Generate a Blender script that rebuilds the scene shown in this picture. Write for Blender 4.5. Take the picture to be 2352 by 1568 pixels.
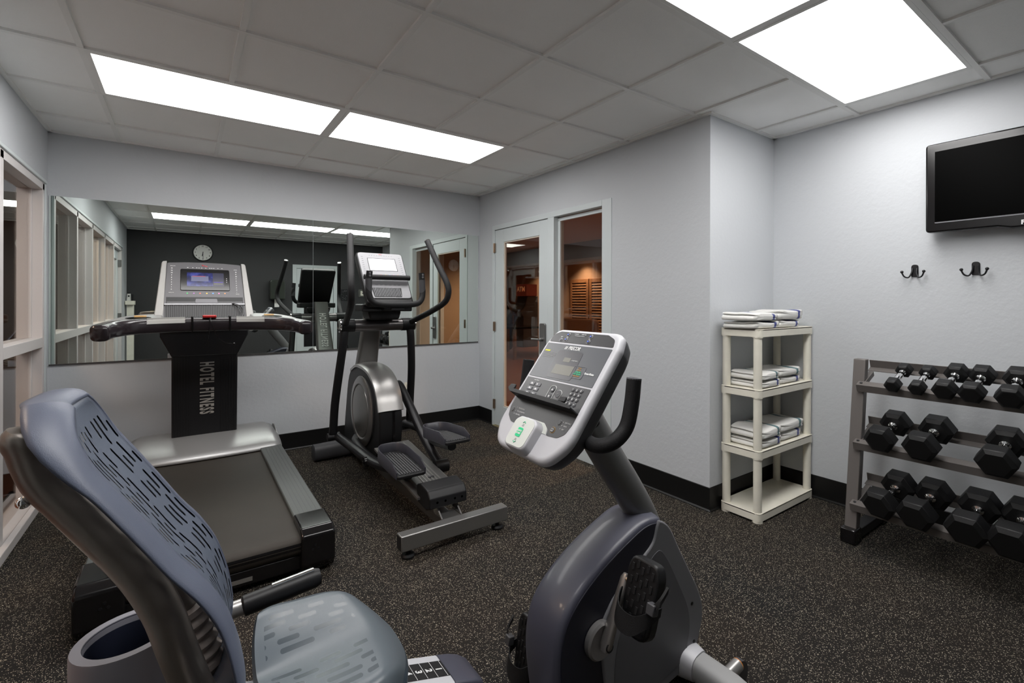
import bpy, bmesh, math, random
from mathutils import Vector, Matrix
random.seed(7)
for o in list(bpy.data.objects): bpy.data.objects.remove(o)
scene = bpy.context.scene
COL = scene.collection
R = math.radians

# ------------------------------------------------------------ camera, world, exposure
cam_d = bpy.data.cameras.new('camera'); cam = bpy.data.objects.new('camera', cam_d); COL.objects.link(cam)
cam_d.sensor_fit = 'HORIZONTAL'; cam_d.sensor_width = 36.0; cam_d.lens = 1093.9/2352*36
cam_d.shift_x = -(1211.3-1176)/2352; cam_d.shift_y = -(784-692.2)/2352
cam_d.clip_start = 0.02; cam_d.clip_end = 80
yaw, roll = R(35.70), R(0.1297)
F = Vector((math.sin(yaw), math.cos(yaw), 0)); Rt = Vector((math.cos(yaw), -math.sin(yaw), 0)); Up = Vector((0, 0, 1))
Rt, Up = Rt*math.cos(roll)+Up*math.sin(roll), Up*math.cos(roll)-Rt*math.sin(roll)
M = Matrix((Rt, Up, -F)).transposed().to_4x4(); M.translation = Vector((0, 0, 1.3385)); cam.matrix_world = M
scene.camera = cam
w = bpy.data.worlds.new('night'); scene.world = w; w.use_nodes = True
w.node_tree.nodes['Background'].inputs[0].default_value = (0.02, 0.022, 0.03, 1)
w.node_tree.nodes['Background'].inputs[1].default_value = 0.3
scene.view_settings.view_transform = 'Standard'; scene.view_settings.look = 'None'
scene.view_settings.exposure = 0.0; scene.view_settings.gamma = 1.0
scene.view_settings.use_curve_mapping = False
scene.cycles.diffuse_bounces = 8; scene.cycles.glossy_bounces = 7; scene.cycles.max_bounces = 14; scene.cycles.transparent_max_bounces = 16
scene.cycles.sample_clamp_indirect = 8
PANEL_STRENGTH = 11.3
ZC = 2.537      # ceiling
YM = 4.727      # mirror wall
XD = 2.721      # door wall
XL = -0.793     # window wall
YP = 1.789      # niche wall
XT = 3.515      # television wall
YR = -0.90      # rear wall

# ------------------------------------------------------------ materials
MATS = {}
def mat(name, col, rough=0.5, metal=0.0, bump=0.0, bscale=60.0, var=0.0, vscale=8.0, spec=0.5, coat=0.0, emit=None, estr=0.0, detail=3.0):
    m = bpy.data.materials.new(name); m.use_nodes = True; nt = m.node_tree; p = nt.nodes['Principled BSDF']
    p.inputs['Base Color'].default_value = (*col, 1); p.inputs['Roughness'].default_value = rough
    p.inputs['Metallic'].default_value = metal; p.inputs['Specular IOR Level'].default_value = spec
    p.inputs['Coat Weight'].default_value = coat; p.inputs['Coat Roughness'].default_value = 0.08
    if emit: p.inputs['Emission Color'].default_value = (*emit, 1); p.inputs['Emission Strength'].default_value = estr
    tc = nt.nodes.new('ShaderNodeTexCoord')
    if var > 0:
        n = nt.nodes.new('ShaderNodeTexNoise'); n.inputs['Scale'].default_value = vscale; n.inputs['Detail'].default_value = 5
        nt.links.new(tc.outputs['Object'], n.inputs['Vector'])
        mp = nt.nodes.new('ShaderNodeMapRange'); mp.inputs[1].default_value = 0.3; mp.inputs[2].default_value = 0.7
        mp.inputs[3].default_value = 1-var; mp.inputs[4].default_value = 1+var
        nt.links.new(n.outputs['Fac'], mp.inputs[0])
        mx = nt.nodes.new('ShaderNodeVectorMath'); mx.operation = 'SCALE'; mx.inputs[0].default_value = col
        nt.links.new(mp.outputs[0], mx.inputs['Scale']); nt.links.new(mx.outputs[0], p.inputs['Base Color'])
    if bump > 0:
        n = nt.nodes.new('ShaderNodeTexNoise'); n.inputs['Scale'].default_value = bscale; n.inputs['Detail'].default_value = detail
        nt.links.new(tc.outputs['Object'], n.inputs['Vector'])
        b = nt.nodes.new('ShaderNodeBump'); b.inputs['Strength'].default_value = bump; b.inputs['Distance'].default_value = 0.004
        nt.links.new(n.outputs['Fac'], b.inputs['Height']); nt.links.new(b.outputs[0], p.inputs['Normal'])
    MATS[name] = m
    return m

wall_m = mat('wall_paint', (0.56, 0.58, 0.605), 0.6, bump=0.35, bscale=38, detail=5, spec=0.3)
frame_m = mat('frame_paint', (0.60, 0.645, 0.655), 0.42, bump=0.08, bscale=20)
winframe_m = mat('window_frame_paint', (0.62, 0.59, 0.58), 0.45, bump=0.15, bscale=30)
dark_m = mat('charcoal_paint', (0.030, 0.030, 0.032), 0.6, bump=0.3, bscale=38)
tile_m = mat('ceiling_tile', (0.95, 0.95, 0.935), 0.9, bump=0.25, bscale=220, var=0.02, vscale=3)
grid_m = mat('ceiling_grid_metal', (0.88, 0.88, 0.86), 0.5)
base_m = mat('black_cove_rubber', (0.006, 0.006, 0.006), 0.42, spec=.3)
blk = mat('black_plastic', (0.008, 0.008, 0.009), 0.45, spec=.35, bump=0.05, bscale=400)
blkgloss = mat('gloss_black_plastic', (0.006, 0.0055, 0.006), 0.16, spec=.4, coat=0.1)
blksoft = mat('black_foam', (0.009, 0.009, 0.010), 0.6, spec=.35, bump=0.3, bscale=500)
blkmetal = mat('satin_black_metal', (0.013, 0.013, 0.015), 0.38, 0.3)
dgrey = mat('dark_grey_plastic', (0.055, 0.055, 0.06), 0.45, bump=0.05, bscale=300)
mgrey = mat('mid_grey_plastic', (0.16, 0.16, 0.175), 0.5, bump=0.04, bscale=300)
lgrey = mat('light_grey_plastic', (0.55, 0.55, 0.58), 0.38)
pgrey = mat('shroud_grey_plastic', (0.19, 0.19, 0.205), 0.45, bump=0.06, bscale=600)
pgrey2 = mat('inset_grey_plastic', (0.115, 0.115, 0.125), 0.5, bump=0.06, bscale=600)
white_m = mat('white_plastic', (0.72, 0.71, 0.69), 0.4)
silver = mat('satin_silver', (0.42, 0.41, 0.40), 0.36, 0.8, bump=0.03, bscale=300)
silverp = mat('silver_paint', (0.40, 0.40, 0.40), 0.36, 0.6)
steel = mat('brushed_steel_grey', (0.27, 0.265, 0.26), 0.33, 0.8)
chrome = mat('chrome', (0.85, 0.85, 0.85), 0.08, 1.0)
bronze = mat('bronze_grey_metal_paint', (0.25, 0.225, 0.205), 0.34, 0.6, bump=0.05, bscale=700)
mastm = mat('grey_metal_paint', (0.20, 0.20, 0.20), 0.33, 0.5)
navy = mat('blue_grey_plastic', (0.090, 0.104, 0.148), 0.42, bump=0.12, bscale=700)
navyd = mat('navy_plastic', (0.060, 0.062, 0.088), 0.42, coat=0.1, bump=0.04, bscale=700)
navy_shaded = mat('shaded_navy_side', (0.012, 0.013, 0.024), 0.4)  # shroud navy with the shade on its sides put into the colour
seat_edge = mat('seat_edge_plastic', (0.045, 0.062, 0.08), 0.42, bump=0.1, bscale=600)
cream = mat('cream_plastic', (0.78, 0.75, 0.65), 0.5, var=0.04, vscale=12)
rackm = mat('taupe_rack_metal', (0.150, 0.136, 0.128), 0.5, 0.2)
rubber = mat('dumbbell_rubber', (0.006, 0.006, 0.0065), 0.48, spec=.35, bump=0.1, bscale=300)
belt_m = mat('treadmill_belt', (0.030, 0.025, 0.020), 0.5, spec=.35, bump=0.35, bscale=900, var=0.18, vscale=3)
railtop = mat('side_rail_grey', (0.075, 0.083, 0.080), 0.5, bump=0.15, bscale=500)
whiteink = mat('white_print', (0.75, 0.75, 0.75), 0.6)
greyink = mat('grey_print', (0.35, 0.35, 0.35), 0.6)
hotelink = mat('grey_lettering', (0.32, 0.31, 0.29), 0.5)
greenm = mat('green_button', (0.0, 0.50, 0.20), 0.4, emit=(0, .6, .22), estr=0.15)
greenp = mat('green_print', (0.05, 0.42, 0.22), 0.5)
orangep = mat('orange_print', (0.60, 0.36, 0.12), 0.5)
yellowp = mat('yellow_print', (0.72, 0.70, 0.03), 0.5)
bluep = mat('blue_button', (0.03, 0.10, 0.75), 0.3)
redp = mat('red_plastic', (0.45, 0.02, 0.02), 0.3)
lcdm = mat('lcd_grey', (0.16, 0.155, 0.13), 0.35)
overlay = mat('console_overlay', (0.085, 0.09, 0.10), 0.35, spec=0.5)
overlayd = mat('console_overlay_dark', (0.042, 0.042, 0.045), 0.35)
palepad = mat('pale_keypad', (0.62, 0.64, 0.60), 0.4)
bronzeh = mat('hinge_metal', (0.30, 0.22, 0.16), 0.35, 0.8)
brasspad = mat('grip_sensor_metal', (0.45, 0.44, 0.42), 0.35, 0.8)

def screen_mat():
    m = bpy.data.materials.new('treadmill_screen'); m.use_nodes = True; nt = m.node_tree; p = nt.nodes['Principled BSDF']
    p.inputs['Base Color'].default_value = (0.005, 0.005, 0.01, 1); p.inputs['Roughness'].default_value = 0.15
    tc = nt.nodes.new('ShaderNodeTexCoord'); n = nt.nodes.new('ShaderNodeTexNoise'); n.inputs['Scale'].default_value = 22; n.inputs['Detail'].default_value = 6
    nt.links.new(tc.outputs['Object'], n.inputs['Vector'])
    r = nt.nodes.new('ShaderNodeValToRGB'); e = r.color_ramp.elements
    e[0].position = 0.35; e[0].color = (0.01, 0.012, 0.06, 1); e[1].position = 0.72; e[1].color = (0.09, 0.11, 0.50, 1)
    x = r.color_ramp.elements.new(0.52); x.color = (0.018, 0.028, 0.20, 1)
    nt.links.new(n.outputs['Fac'], r.inputs[0]); nt.links.new(r.outputs[0], p.inputs['Emission Color'])
    p.inputs['Emission Strength'].default_value = 0.7
    return m
screenm = screen_mat()
whitescreen = mat('lit_white_screen', (0.3, 0.3, 0.32), 0.2, emit=(0.92, 0.90, 0.98), estr=0.85)
scrpanel = mat('screen_panel_dark', (0.01, 0.01, 0.02), 0.2, emit=(0.02, 0.02, 0.06), estr=0.6)
tvscreen = mat('television_screen', (0.0008, 0.0008, 0.0008), 0.3, spec=0.02)

def emis(name, col, s):
    m = bpy.data.materials.new(name); m.use_nodes = True; nt = m.node_tree; nt.nodes.clear()
    e = nt.nodes.new('ShaderNodeEmission'); e.inputs[0].default_value = (*col, 1); e.inputs[1].default_value = s
    o = nt.nodes.new('ShaderNodeOutputMaterial'); nt.links.new(e.outputs[0], o.inputs[0]); return m
panel_m = emis('lit_diffuser', (1.0, 0.985, 0.97), PANEL_STRENGTH)
lobby_lamp_m = emis('lit_downlight', (1.0, 0.75, 0.45), 30)
blue_led = emis('blue_led', (0.05, 0.08, 1.0), 6)

def mirror_mat():
    m = bpy.data.materials.new('mirror_glass'); m.use_nodes = True; p = m.node_tree.nodes['Principled BSDF']
    p.inputs['Base Color'].default_value = (0.80, 0.86, 0.82, 1); p.inputs['Metallic'].default_value = 1; p.inputs['Roughness'].default_value = 0.0
    return m
mirror_m = mirror_mat()
def glass_mat(name, tint, k=1.0):
    m = bpy.data.materials.new(name); m.use_nodes = True; nt = m.node_tree; nt.nodes.clear()
    t = nt.nodes.new('ShaderNodeBsdfTransparent'); t.inputs[0].default_value = (*tint, 1)
    g = nt.nodes.new('ShaderNodeBsdfGlossy'); g.inputs['Roughness'].default_value = 0.0; g.inputs[0].default_value = (k, k, k, 1)
    lw = nt.nodes.new('ShaderNodeLayerWeight'); lw.inputs[0].default_value = 0.5
    pw_ = nt.nodes.new('ShaderNodeMath'); pw_.operation = 'POWER'; pw_.inputs[1].default_value = 5.0; nt.links.new(lw.outputs['Facing'], pw_.inputs[0])
    fr = nt.nodes.new('ShaderNodeMath'); fr.operation = 'MULTIPLY_ADD'; fr.inputs[1].default_value = 0.95; fr.inputs[2].default_value = 0.05; nt.links.new(pw_.outputs[0], fr.inputs[0])
    mx = nt.nodes.new('ShaderNodeMixShader'); o = nt.nodes.new('ShaderNodeOutputMaterial')
    nt.links.new(fr.outputs[0], mx.inputs[0]); nt.links.new(t.outputs[0], mx.inputs[1]); nt.links.new(g.outputs[0], mx.inputs[2]); nt.links.new(mx.outputs[0], o.inputs[0])
    return m
glass_m = glass_mat('window_glass', (0.86, 0.84, 0.82))
glass_d = glass_mat('door_glass', (0.80, 0.74, 0.70))

def floor_mat():
    m = bpy.data.materials.new('speckled_rubber_floor'); m.use_nodes = True; nt = m.node_tree; p = nt.nodes['Principled BSDF']
    tc = nt.nodes.new('ShaderNodeTexCoord')
    n0 = nt.nodes.new('ShaderNodeTexNoise'); n0.inputs['Scale'].default_value = 150; n0.inputs['Detail'].default_value = 2
    nt.links.new(tc.outputs['Object'], n0.inputs['Vector'])
    mixv = nt.nodes.new('ShaderNodeMix'); mixv.data_type = 'VECTOR'; mixv.inputs[0].default_value = 0.006
    nt.links.new(tc.outputs['Object'], mixv.inputs[4]); nt.links.new(n0.outputs['Color'], mixv.inputs[5])
    v = nt.nodes.new('ShaderNodeTexVoronoi'); v.inputs['Scale'].default_value = 290
    nt.links.new(mixv.outputs[1], v.inputs['Vector'])
    sep = nt.nodes.new('ShaderNodeSeparateColor'); nt.links.new(v.outputs['Color'], sep.inputs[0])
    gt = nt.nodes.new('ShaderNodeMath'); gt.operation = 'GREATER_THAN'; gt.inputs[1].default_value = 0.75; nt.links.new(sep.outputs[0], gt.inputs[0])
    lt = nt.nodes.new('ShaderNodeMath'); lt.operation = 'LESS_THAN'; lt.inputs[1].default_value = 0.42; nt.links.new(v.outputs['Distance'], lt.inputs[0])
    mu = nt.nodes.new('ShaderNodeMath'); mu.operation = 'MULTIPLY'; nt.links.new(gt.outputs[0], mu.inputs[0]); nt.links.new(lt.outputs[0], mu.inputs[1])
    ramp = nt.nodes.new('ShaderNodeValToRGB'); e = ramp.color_ramp.elements
    e[0].color = (0.14, 0.12, 0.09, 1); e[1].color = (0.62, 0.56, 0.44, 1); nt.links.new(sep.outputs[1], ramp.inputs[0])
    # worn, slightly browner patches
    n1 = nt.nodes.new('ShaderNodeTexNoise'); n1.inputs['Scale'].default_value = 1.3; n1.inputs['Detail'].default_value = 4
    nt.links.new(tc.outputs['Object'], n1.inputs['Vector'])
    base = nt.nodes.new('ShaderNodeValToRGB'); b = base.color_ramp.elements
    b[0].position = 0.35; b[0].color = (0.0125, 0.0118, 0.0115, 1); b[1].position = 0.68; b[1].color = (0.020, 0.0155, 0.0125, 1)
    nt.links.new(n1.outputs['Fac'], base.inputs[0])
    mx = nt.nodes.new('ShaderNodeMix'); mx.data_type = 'RGBA'
    nt.links.new(mu.outputs[0], mx.inputs[0]); nt.links.new(base.outputs[0], mx.inputs[6]); nt.links.new(ramp.outputs[0], mx.inputs[7])
    nt.links.new(mx.outputs[2], p.inputs['Base Color']); p.inputs['Roughness'].default_value = 0.8; p.inputs['Specular IOR Level'].default_value = 0.12
    bp = nt.nodes.new('ShaderNodeBump'); bp.inputs['Strength'].default_value = 0.4; bp.inputs['Distance'].default_value = 0.001
    nt.links.new(v.outputs['Distance'], bp.inputs['Height']); nt.links.new(bp.outputs[0], p.inputs['Normal'])
    return m
floor_m = floor_mat()
def wood_mat(name, c0, c1, sc, rough=0.3):
    m = bpy.data.materials.new(name); m.use_nodes = True; nt = m.node_tree; p = nt.nodes['Principled BSDF']
    tc = nt.nodes.new('ShaderNodeTexCoord'); mp = nt.nodes.new('ShaderNodeMapping'); mp.inputs['Scale'].default_value = sc
    nt.links.new(tc.outputs['Object'], mp.inputs[0])
    n = nt.nodes.new('ShaderNodeTexNoise'); n.inputs['Scale'].default_value = 3; n.inputs['Detail'].default_value = 6; nt.links.new(mp.outputs[0], n.inputs['Vector'])
    r = nt.nodes.new('ShaderNodeValToRGB'); r.color_ramp.elements[0].color = (*c0, 1); r.color_ramp.elements[1].color = (*c1, 1)
    r.color_ramp.elements[0].position = .3; r.color_ramp.elements[1].position = .7
    nt.links.new(n.outputs['Fac'], r.inputs[0]); nt.links.new(r.outputs[0], p.inputs['Base Color']); p.inputs['Roughness'].default_value = rough
    return m
wood_floor = wood_mat('lobby_wood_floor', (0.16, 0.060, 0.032), (0.24, 0.10, 0.055), (1, 12, 1), 0.35)
wood_m = wood_mat('lobby_wood', (0.20, 0.10, 0.045), (0.32, 0.17, 0.08), (2, 2, 14), 0.5)
lobby_wall = mat('lobby_wall_paint', (0.36, 0.25, 0.17), 0.7)
lobby_ceil = mat('lobby_ceiling_paint', (0.60, 0.44, 0.34), 0.8)
lobby_soffit = mat('lobby_soffit_paint', (0.20, 0.17, 0.16), 0.8)
sofa_m = mat('brown_sofa_fabric', (0.25, 0.12, 0.06), 0.9)
hall_wall = mat('corridor_brown_paint', (0.34, 0.23, 0.18), 0.8)

def slot_mat(name, col, rough, cols, L, rad, hole, u0=0.06, u1=0.94, v0=0.0, v1=9.0, gap=None, col2=None, bump=0.1):
    """procedural rows of rounded slots laid out in UV (u 0..1 across, v in metres)"""
    m = bpy.data.materials.new(name); m.use_nodes = True; nt = m.node_tree; p = nt.nodes['Principled BSDF']
    N = nt.nodes.new; Lk = nt.links.new
    def math_(op, a, b=None, c=None):
        n = N('ShaderNodeMath'); n.operation = op
        for i, x in enumerate((a, b, c)):
            if x is None: continue
            if isinstance(x, (int, float)): n.inputs[i].default_value = x
            else: Lk(x, n.inputs[i])
        return n.outputs[0]
    uv = N('ShaderNodeUVMap'); sp = N('ShaderNodeSeparateXYZ'); Lk(uv.outputs[0], sp.inputs[0])
    U, Vv = sp.outputs[0], sp.outputs[1]
    uu = math_('MULTIPLY', U, cols); c = math_('FLOOR', uu); cu = math_('MULTIPLY', math_('SUBTRACT', math_('FRACT', uu), 0.5), 0.30/cols)
    wn = N('ShaderNodeTexWhiteNoise'); wn.noise_dimensions = '1D'; Lk(c, wn.inputs['W'])
    vv = math_('ADD', math_('DIVIDE', Vv, L), wn.outputs['Value']); rr = math_('FLOOR', vv)
    cv = math_('MULTIPLY', math_('SUBTRACT', math_('FRACT', vv), 0.5), L)
    cb = N('ShaderNodeCombineXYZ'); Lk(c, cb.inputs[0]); Lk(rr, cb.inputs[1])
    wn2 = N('ShaderNodeTexWhiteNoise'); wn2.noise_dimensions = '2D'; Lk(cb.outputs[0], wn2.inputs['Vector'])
    hl = math_('MULTIPLY_ADD', wn2.outputs['Value'], 0.26*L, 0.14*L)
    ex = math_('MAXIMUM', math_('SUBTRACT', math_('ABSOLUTE', cv), hl), 0.0)
    d = math_('SQRT', math_('ADD', math_('MULTIPLY', cu, cu), math_('MULTIPLY', ex, ex)))
    h = math_('LESS_THAN', d, rad)
    h = math_('MULTIPLY', h, math_('GREATER_THAN', U, u0)); h = math_('MULTIPLY', h, math_('LESS_THAN', U, u1))
    h = math_('MULTIPLY', h, math_('GREATER_THAN', Vv, v0)); h = math_('MULTIPLY', h, math_('LESS_THAN', Vv, v1))
    if gap:
        ins = math_('MULTIPLY', math_('GREATER_THAN', U, gap[0]), math_('LESS_THAN', U, gap[1])); h = math_('MULTIPLY', h, math_('SUBTRACT', 1.0, ins))
    p.inputs['Base Color'].default_value = (*col, 1); p.inputs['Roughness'].default_value = rough
    tc = N('ShaderNodeTexCoord'); n = N('ShaderNodeTexNoise'); n.inputs['Scale'].default_value = 600; Lk(tc.outputs['Object'], n.inputs['Vector'])
    b = N('ShaderNodeBump'); b.inputs['Strength'].default_value = bump; b.inputs['Distance'].default_value = 0.003
    soft = math_('MULTIPLY', math_('SMOOTH_MIN', math_('DIVIDE', d, rad*1.6), 1.0, 0.3), 1.0)
    if hole:
        Lk(n.outputs['Fac'], b.inputs['Height']); Lk(b.outputs[0], p.inputs['Normal'])
        tr = N('ShaderNodeBsdfTransparent'); mx = N('ShaderNodeMixShader'); out = nt.nodes['Material Output']
        Lk(h, mx.inputs[0]); Lk(p.outputs[0], mx.inputs[1]); Lk(tr.outputs[0], mx.inputs[2]); Lk(mx.outputs[0], out.inputs[0])
    else:
        hh = math_('SUBTRACT', math_('MULTIPLY', n.outputs['Fac'], 0.25), h)
        Lk(hh, b.inputs['Height']); Lk(b.outputs[0], p.inputs['Normal'])
        mc = N('ShaderNodeMix'); mc.data_type = 'RGBA'; Lk(h, mc.inputs[0]); mc.inputs[6].default_value = (*col, 1); mc.inputs[7].default_value = (*col2, 1); Lk(mc.outputs[2], p.inputs['Base Color'])
        rm = math_('MULTIPLY_ADD', h, -0.12, rough); Lk(rm, p.inputs['Roughness'])
    return m

# ------------------------------------------------------------ mesh helpers
def nb(): return bmesh.new()
def box(b, x0, x1, y0, y1, z0, z1):
    v = [b.verts.new((x, y, z)) for z in (z0, z1) for x, y in ((x0, y0), (x1, y0), (x1, y1), (x0, y1))]
    for f in ((0, 3, 2, 1), (4, 5, 6, 7), (0, 1, 5, 4), (1, 2, 6, 5), (2, 3, 7, 6), (3, 0, 4, 7)): b.faces.new([v[i] for i in f])
def fbox(b, O, U, W, N, u0, u1, w0, w1, n0, n1):
    v = [b.verts.new(O+U*u+W*q+N*n) for n in (n0, n1) for u, q in ((u0, w0), (u1, w0), (u1, w1), (u0, w1))]
    for f in ((0, 3, 2, 1), (4, 5, 6, 7), (0, 1, 5, 4), (1, 2, 6, 5), (2, 3, 7, 6), (3, 0, 4, 7)): b.faces.new([v[i] for i in f])
def fprism(b, poly, O, U, W, N, n0, n1):
    a = [b.verts.new(O+U*p[0]+W*p[1]+N*n0) for p in poly]; c = [b.verts.new(O+U*p[0]+W*p[1]+N*n1) for p in poly]
    b.faces.new(a[::-1]); b.faces.new(c); k = len(poly)
    for i in range(k): b.faces.new([a[i], a[(i+1) % k], c[(i+1) % k], c[i]])
X_, Y_, Z_, O_ = Vector((1, 0, 0)), Vector((0, 1, 0)), Vector((0, 0, 1)), Vector((0, 0, 0))
def prism(b, poly, axis, lo, hi):
    if axis == 'y': fprism(b, poly, O_, X_, Z_, Y_, lo, hi)
    elif axis == 'x': fprism(b, poly, O_, Y_, Z_, X_, lo, hi)
    else: fprism(b, poly, O_, X_, Y_, Z_, lo, hi)
def rpoly(pts, r, seg=5):
    out = []; k = len(pts)
    for i in range(k):
        ri = r[i] if isinstance(r, (list, tuple)) else r
        p = Vector(pts[i]); a = Vector(pts[i-1])-p; c = Vector(pts[(i+1) % k])-p
        la, lc = a.length, c.length; a.normalize(); c.normalize()
        ang = a.angle(c) if ri > 0 else 0
        if ri <= 0 or ang > 3.1: out.append((p.x, p.y)); continue
        t = min(ri/math.tan(ang/2), la*0.49, lc*0.49)
        s, e = p+a*t, p+c*t
        for j in range(seg+1):
            q = j/seg; x = s*(1-q)**2+p*2*q*(1-q)+e*q*q; out.append((x.x, x.y))
    return out
def cr(pts, k=6):
    P = [Vector(p) for p in pts]; out = []
    for i in range(len(P)-1):
        a = P[i-1] if i else P[0]*2-P[1]; c = P[i+2] if i+2 < len(P) else P[-1]*2-P[-2]
        for j in range(k):
            t = j/k; out.append(0.5*((2*P[i])+(P[i+1]-a)*t+(2*a-5*P[i]+4*P[i+1]-c)*t*t+(-a+3*P[i]-3*P[i+1]+c)*t**3))
    out.append(P[-1]); return out
def loft(b, rings, cap0=True, cap1=True, closed=True):
    V = [[b.verts.new(p) for p in r] for r in rings]; k = len(V[0])
    for i in range(len(V)-1):
        for j in range(k if closed else k-1):
            b.faces.new([V[i][j], V[i][(j+1) % k], V[i+1][(j+1) % k], V[i+1][j]])
    if cap0: b.faces.new(V[0][::-1])
    if cap1: b.faces.new(V[-1])
    return V
def tube(b, pts, r, n=14, caps=True, up=None, sq=None):
    """swept tube; r: number, list or (ra, rb); sq: superellipse exponent for boxy sections"""
    P = [Vector(p) for p in pts]; rings = []; nrm = None
    for i, p in enumerate(P):
        t = (P[min(i+1, len(P)-1)]-P[max(i-1, 0)]).normalized()
        if nrm is None or up is not None:
            u = Vector(up) if up is not None else (Z_ if abs(t.z) < 0.9 else X_)
            nrm = (u-t*u.dot(t)).normalized()
        else: nrm = (nrm-t*nrm.dot(t)).normalized()
        bn = t.cross(nrm)
        rr = r[i] if isinstance(r, list) else r
        ra, rb = rr if isinstance(rr, tuple) else (rr, rr)
        ring = []
        for j in range(n):
            a = 2*math.pi*j/n; ca, sa = math.cos(a), math.sin(a)
            if sq: ca, sa = math.copysign(abs(ca)**(2/sq), ca), math.copysign(abs(sa)**(2/sq), sa)
            ring.append(p+nrm*ca*ra+bn*sa*rb)
        rings.append(ring)
    loft(b, rings, caps, caps)
def lathe(b, prof, O, A, n=24):
    A = Vector(A).normalized(); u = (X_ if abs(A.x) < 0.9 else Y_); u = (u-A*u.dot(A)).normalized(); v = A.cross(u); O = Vector(O)
    rings = [[O+A*h+(u*math.cos(2*math.pi*j/n)+v*math.sin(2*math.pi*j/n))*max(r, 1e-4) for j in range(n)] for r, h in prof]
    loft(b, rings, prof[0][0] > 1e-3, prof[-1][0] > 1e-3)
def ball(b, c, r, s=(1, 1, 1)):
    bmesh.ops.create_uvsphere(b, u_segments=16, v_segments=10, radius=r, matrix=Matrix.Translation(Vector(c)) @ Matrix.Diagonal((*s, 1)))

OFF = {}
def obj(name, b, m, parent=None, bevel=0, seg=2, angle=35, sub=0, solid=0, label=None, kind=None, flat=False):
    while parent is not None and parent.parent is not None and parent.parent.parent is not None: parent = parent.parent
    off = OFF.get(parent, Vector()) if parent else Vector()
    bmesh.ops.recalc_face_normals(b, faces=b.faces)
    if off.length > 0: bmesh.ops.translate(b, verts=b.verts, vec=-off)
    me = bpy.data.meshes.new(name); b.to_mesh(me); b.free()
    if not flat:
        for p in me.polygons: p.use_smooth = True
        me.set_sharp_from_angle(angle=R(angle))
    me.materials.append(m)
    o = bpy.data.objects.new(name, me); COL.objects.link(o)
    if parent: o.parent = parent
    OFF[o] = off
    if bevel:
        md = o.modifiers.new('bevel', 'BEVEL'); md.width = bevel; md.segments = seg; md.limit_method = 'ANGLE'; md.angle_limit = R(40); md.harden_normals = False
    if solid:
        md = o.modifiers.new('solid', 'SOLIDIFY'); md.thickness = solid; md.offset = 0
    if sub:
        md = o.modifiers.new('sub', 'SUBSURF'); md.levels = sub; md.render_levels = sub
    if label: o['label'] = label
    if kind: o['kind'] = kind
    return o
def thing(name, loc, label, cat, group=None):
    o = bpy.data.objects.new(name, None); COL.objects.link(o); o.location = loc; o.empty_display_size = 0.1
    o['label'] = label; o['category'] = cat
    if group: o['group'] = group
    OFF[o] = Vector(loc); return o
def tag(o, label, cat, group=None):
    o['label'] = label; o['category'] = cat
    if group: o['group'] = group
    return o
def struct(name, b, m, **k): return obj(name, b, m, kind='structure', **k)
def copy_tree(root, loc, label=None, group=None, rot=None):
    c = root.copy(); COL.objects.link(c); c.location = loc
    if rot is not None: c.rotation_euler = rot
    if label: c['label'] = label
    if group: c['group'] = group
    def rec(src, dst):
        for ch in list(src.children):
            d = ch.copy(); COL.objects.link(d); d.parent = dst; rec(ch, d)
    rec(root, c); return c
def text(b, s, size, O, U, W, N, xs=1.0, off=0.0, align='CENTER', depth=0.0004, shear=0.0, spacing=1.0):
    cu = bpy.data.curves.new('t', 'FONT'); cu.body = s; cu.size = size; cu.align_x = align; cu.align_y = 'CENTER'; cu.extrude = depth; cu.offset = off
    cu.shear = shear; cu.space_character = spacing; cu.resolution_u = 3
    o = bpy.data.objects.new('t', cu); COL.objects.link(o)
    dg = bpy.context.evaluated_depsgraph_get(); me = bpy.data.meshes.new_from_object(o.evaluated_get(dg))
    Mx = Matrix((U*xs, W, N)).transposed().to_4x4(); Mx.translation = O; me.transform(Mx)
    b.from_mesh(me); bpy.data.meshes.remove(me); bpy.data.objects.remove(o); bpy.data.curves.remove(cu)
def ringpoly(b, poly, wdt, O, U, W, N, n0, n1):
    c = Vector((sum(p[0] for p in poly)/len(poly), sum(p[1] for p in poly)/len(poly)))
    inn = []
    k = len(poly)
    for i in range(k):
        t = (Vector(poly[(i+1) % k])-Vector(poly[i-1])).normalized(); nn = Vector((-t.y, t.x))
        if nn.dot(c-Vector(poly[i])) < 0: nn = -nn
        q = Vector(poly[i])+nn*wdt; inn.append((q.x, q.y))
    P = lambda p, n: b.verts.new(O+U*p[0]+W*p[1]+N*n)
    a = [P(p, n1) for p in poly]; d = [P(p, n1) for p in inn]; e = [P(p, n0) for p in poly]; g = [P(p, n0) for p in inn]
    for i in range(k):
        j = (i+1) % k
        b.faces.new([a[i], a[j], d[j], d[i]]); b.faces.new([e[i], e[j], a[j], a[i]]); b.faces.new([d[i], d[j], g[j], g[i]]); b.faces.new([g[i], g[j], e[j], e[i]])
def circ(cx, cy, r, n=20, ry=None): return [(cx+r*math.cos(2*math.pi*i/n), cy+(ry or r)*math.sin(2*math.pi*i/n)) for i in range(n)]
def rrect(x0, x1, y0, y1, r, seg=5): return rpoly([(x0, y0), (x1, y0), (x1, y1), (x0, y1)], r, seg)

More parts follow.
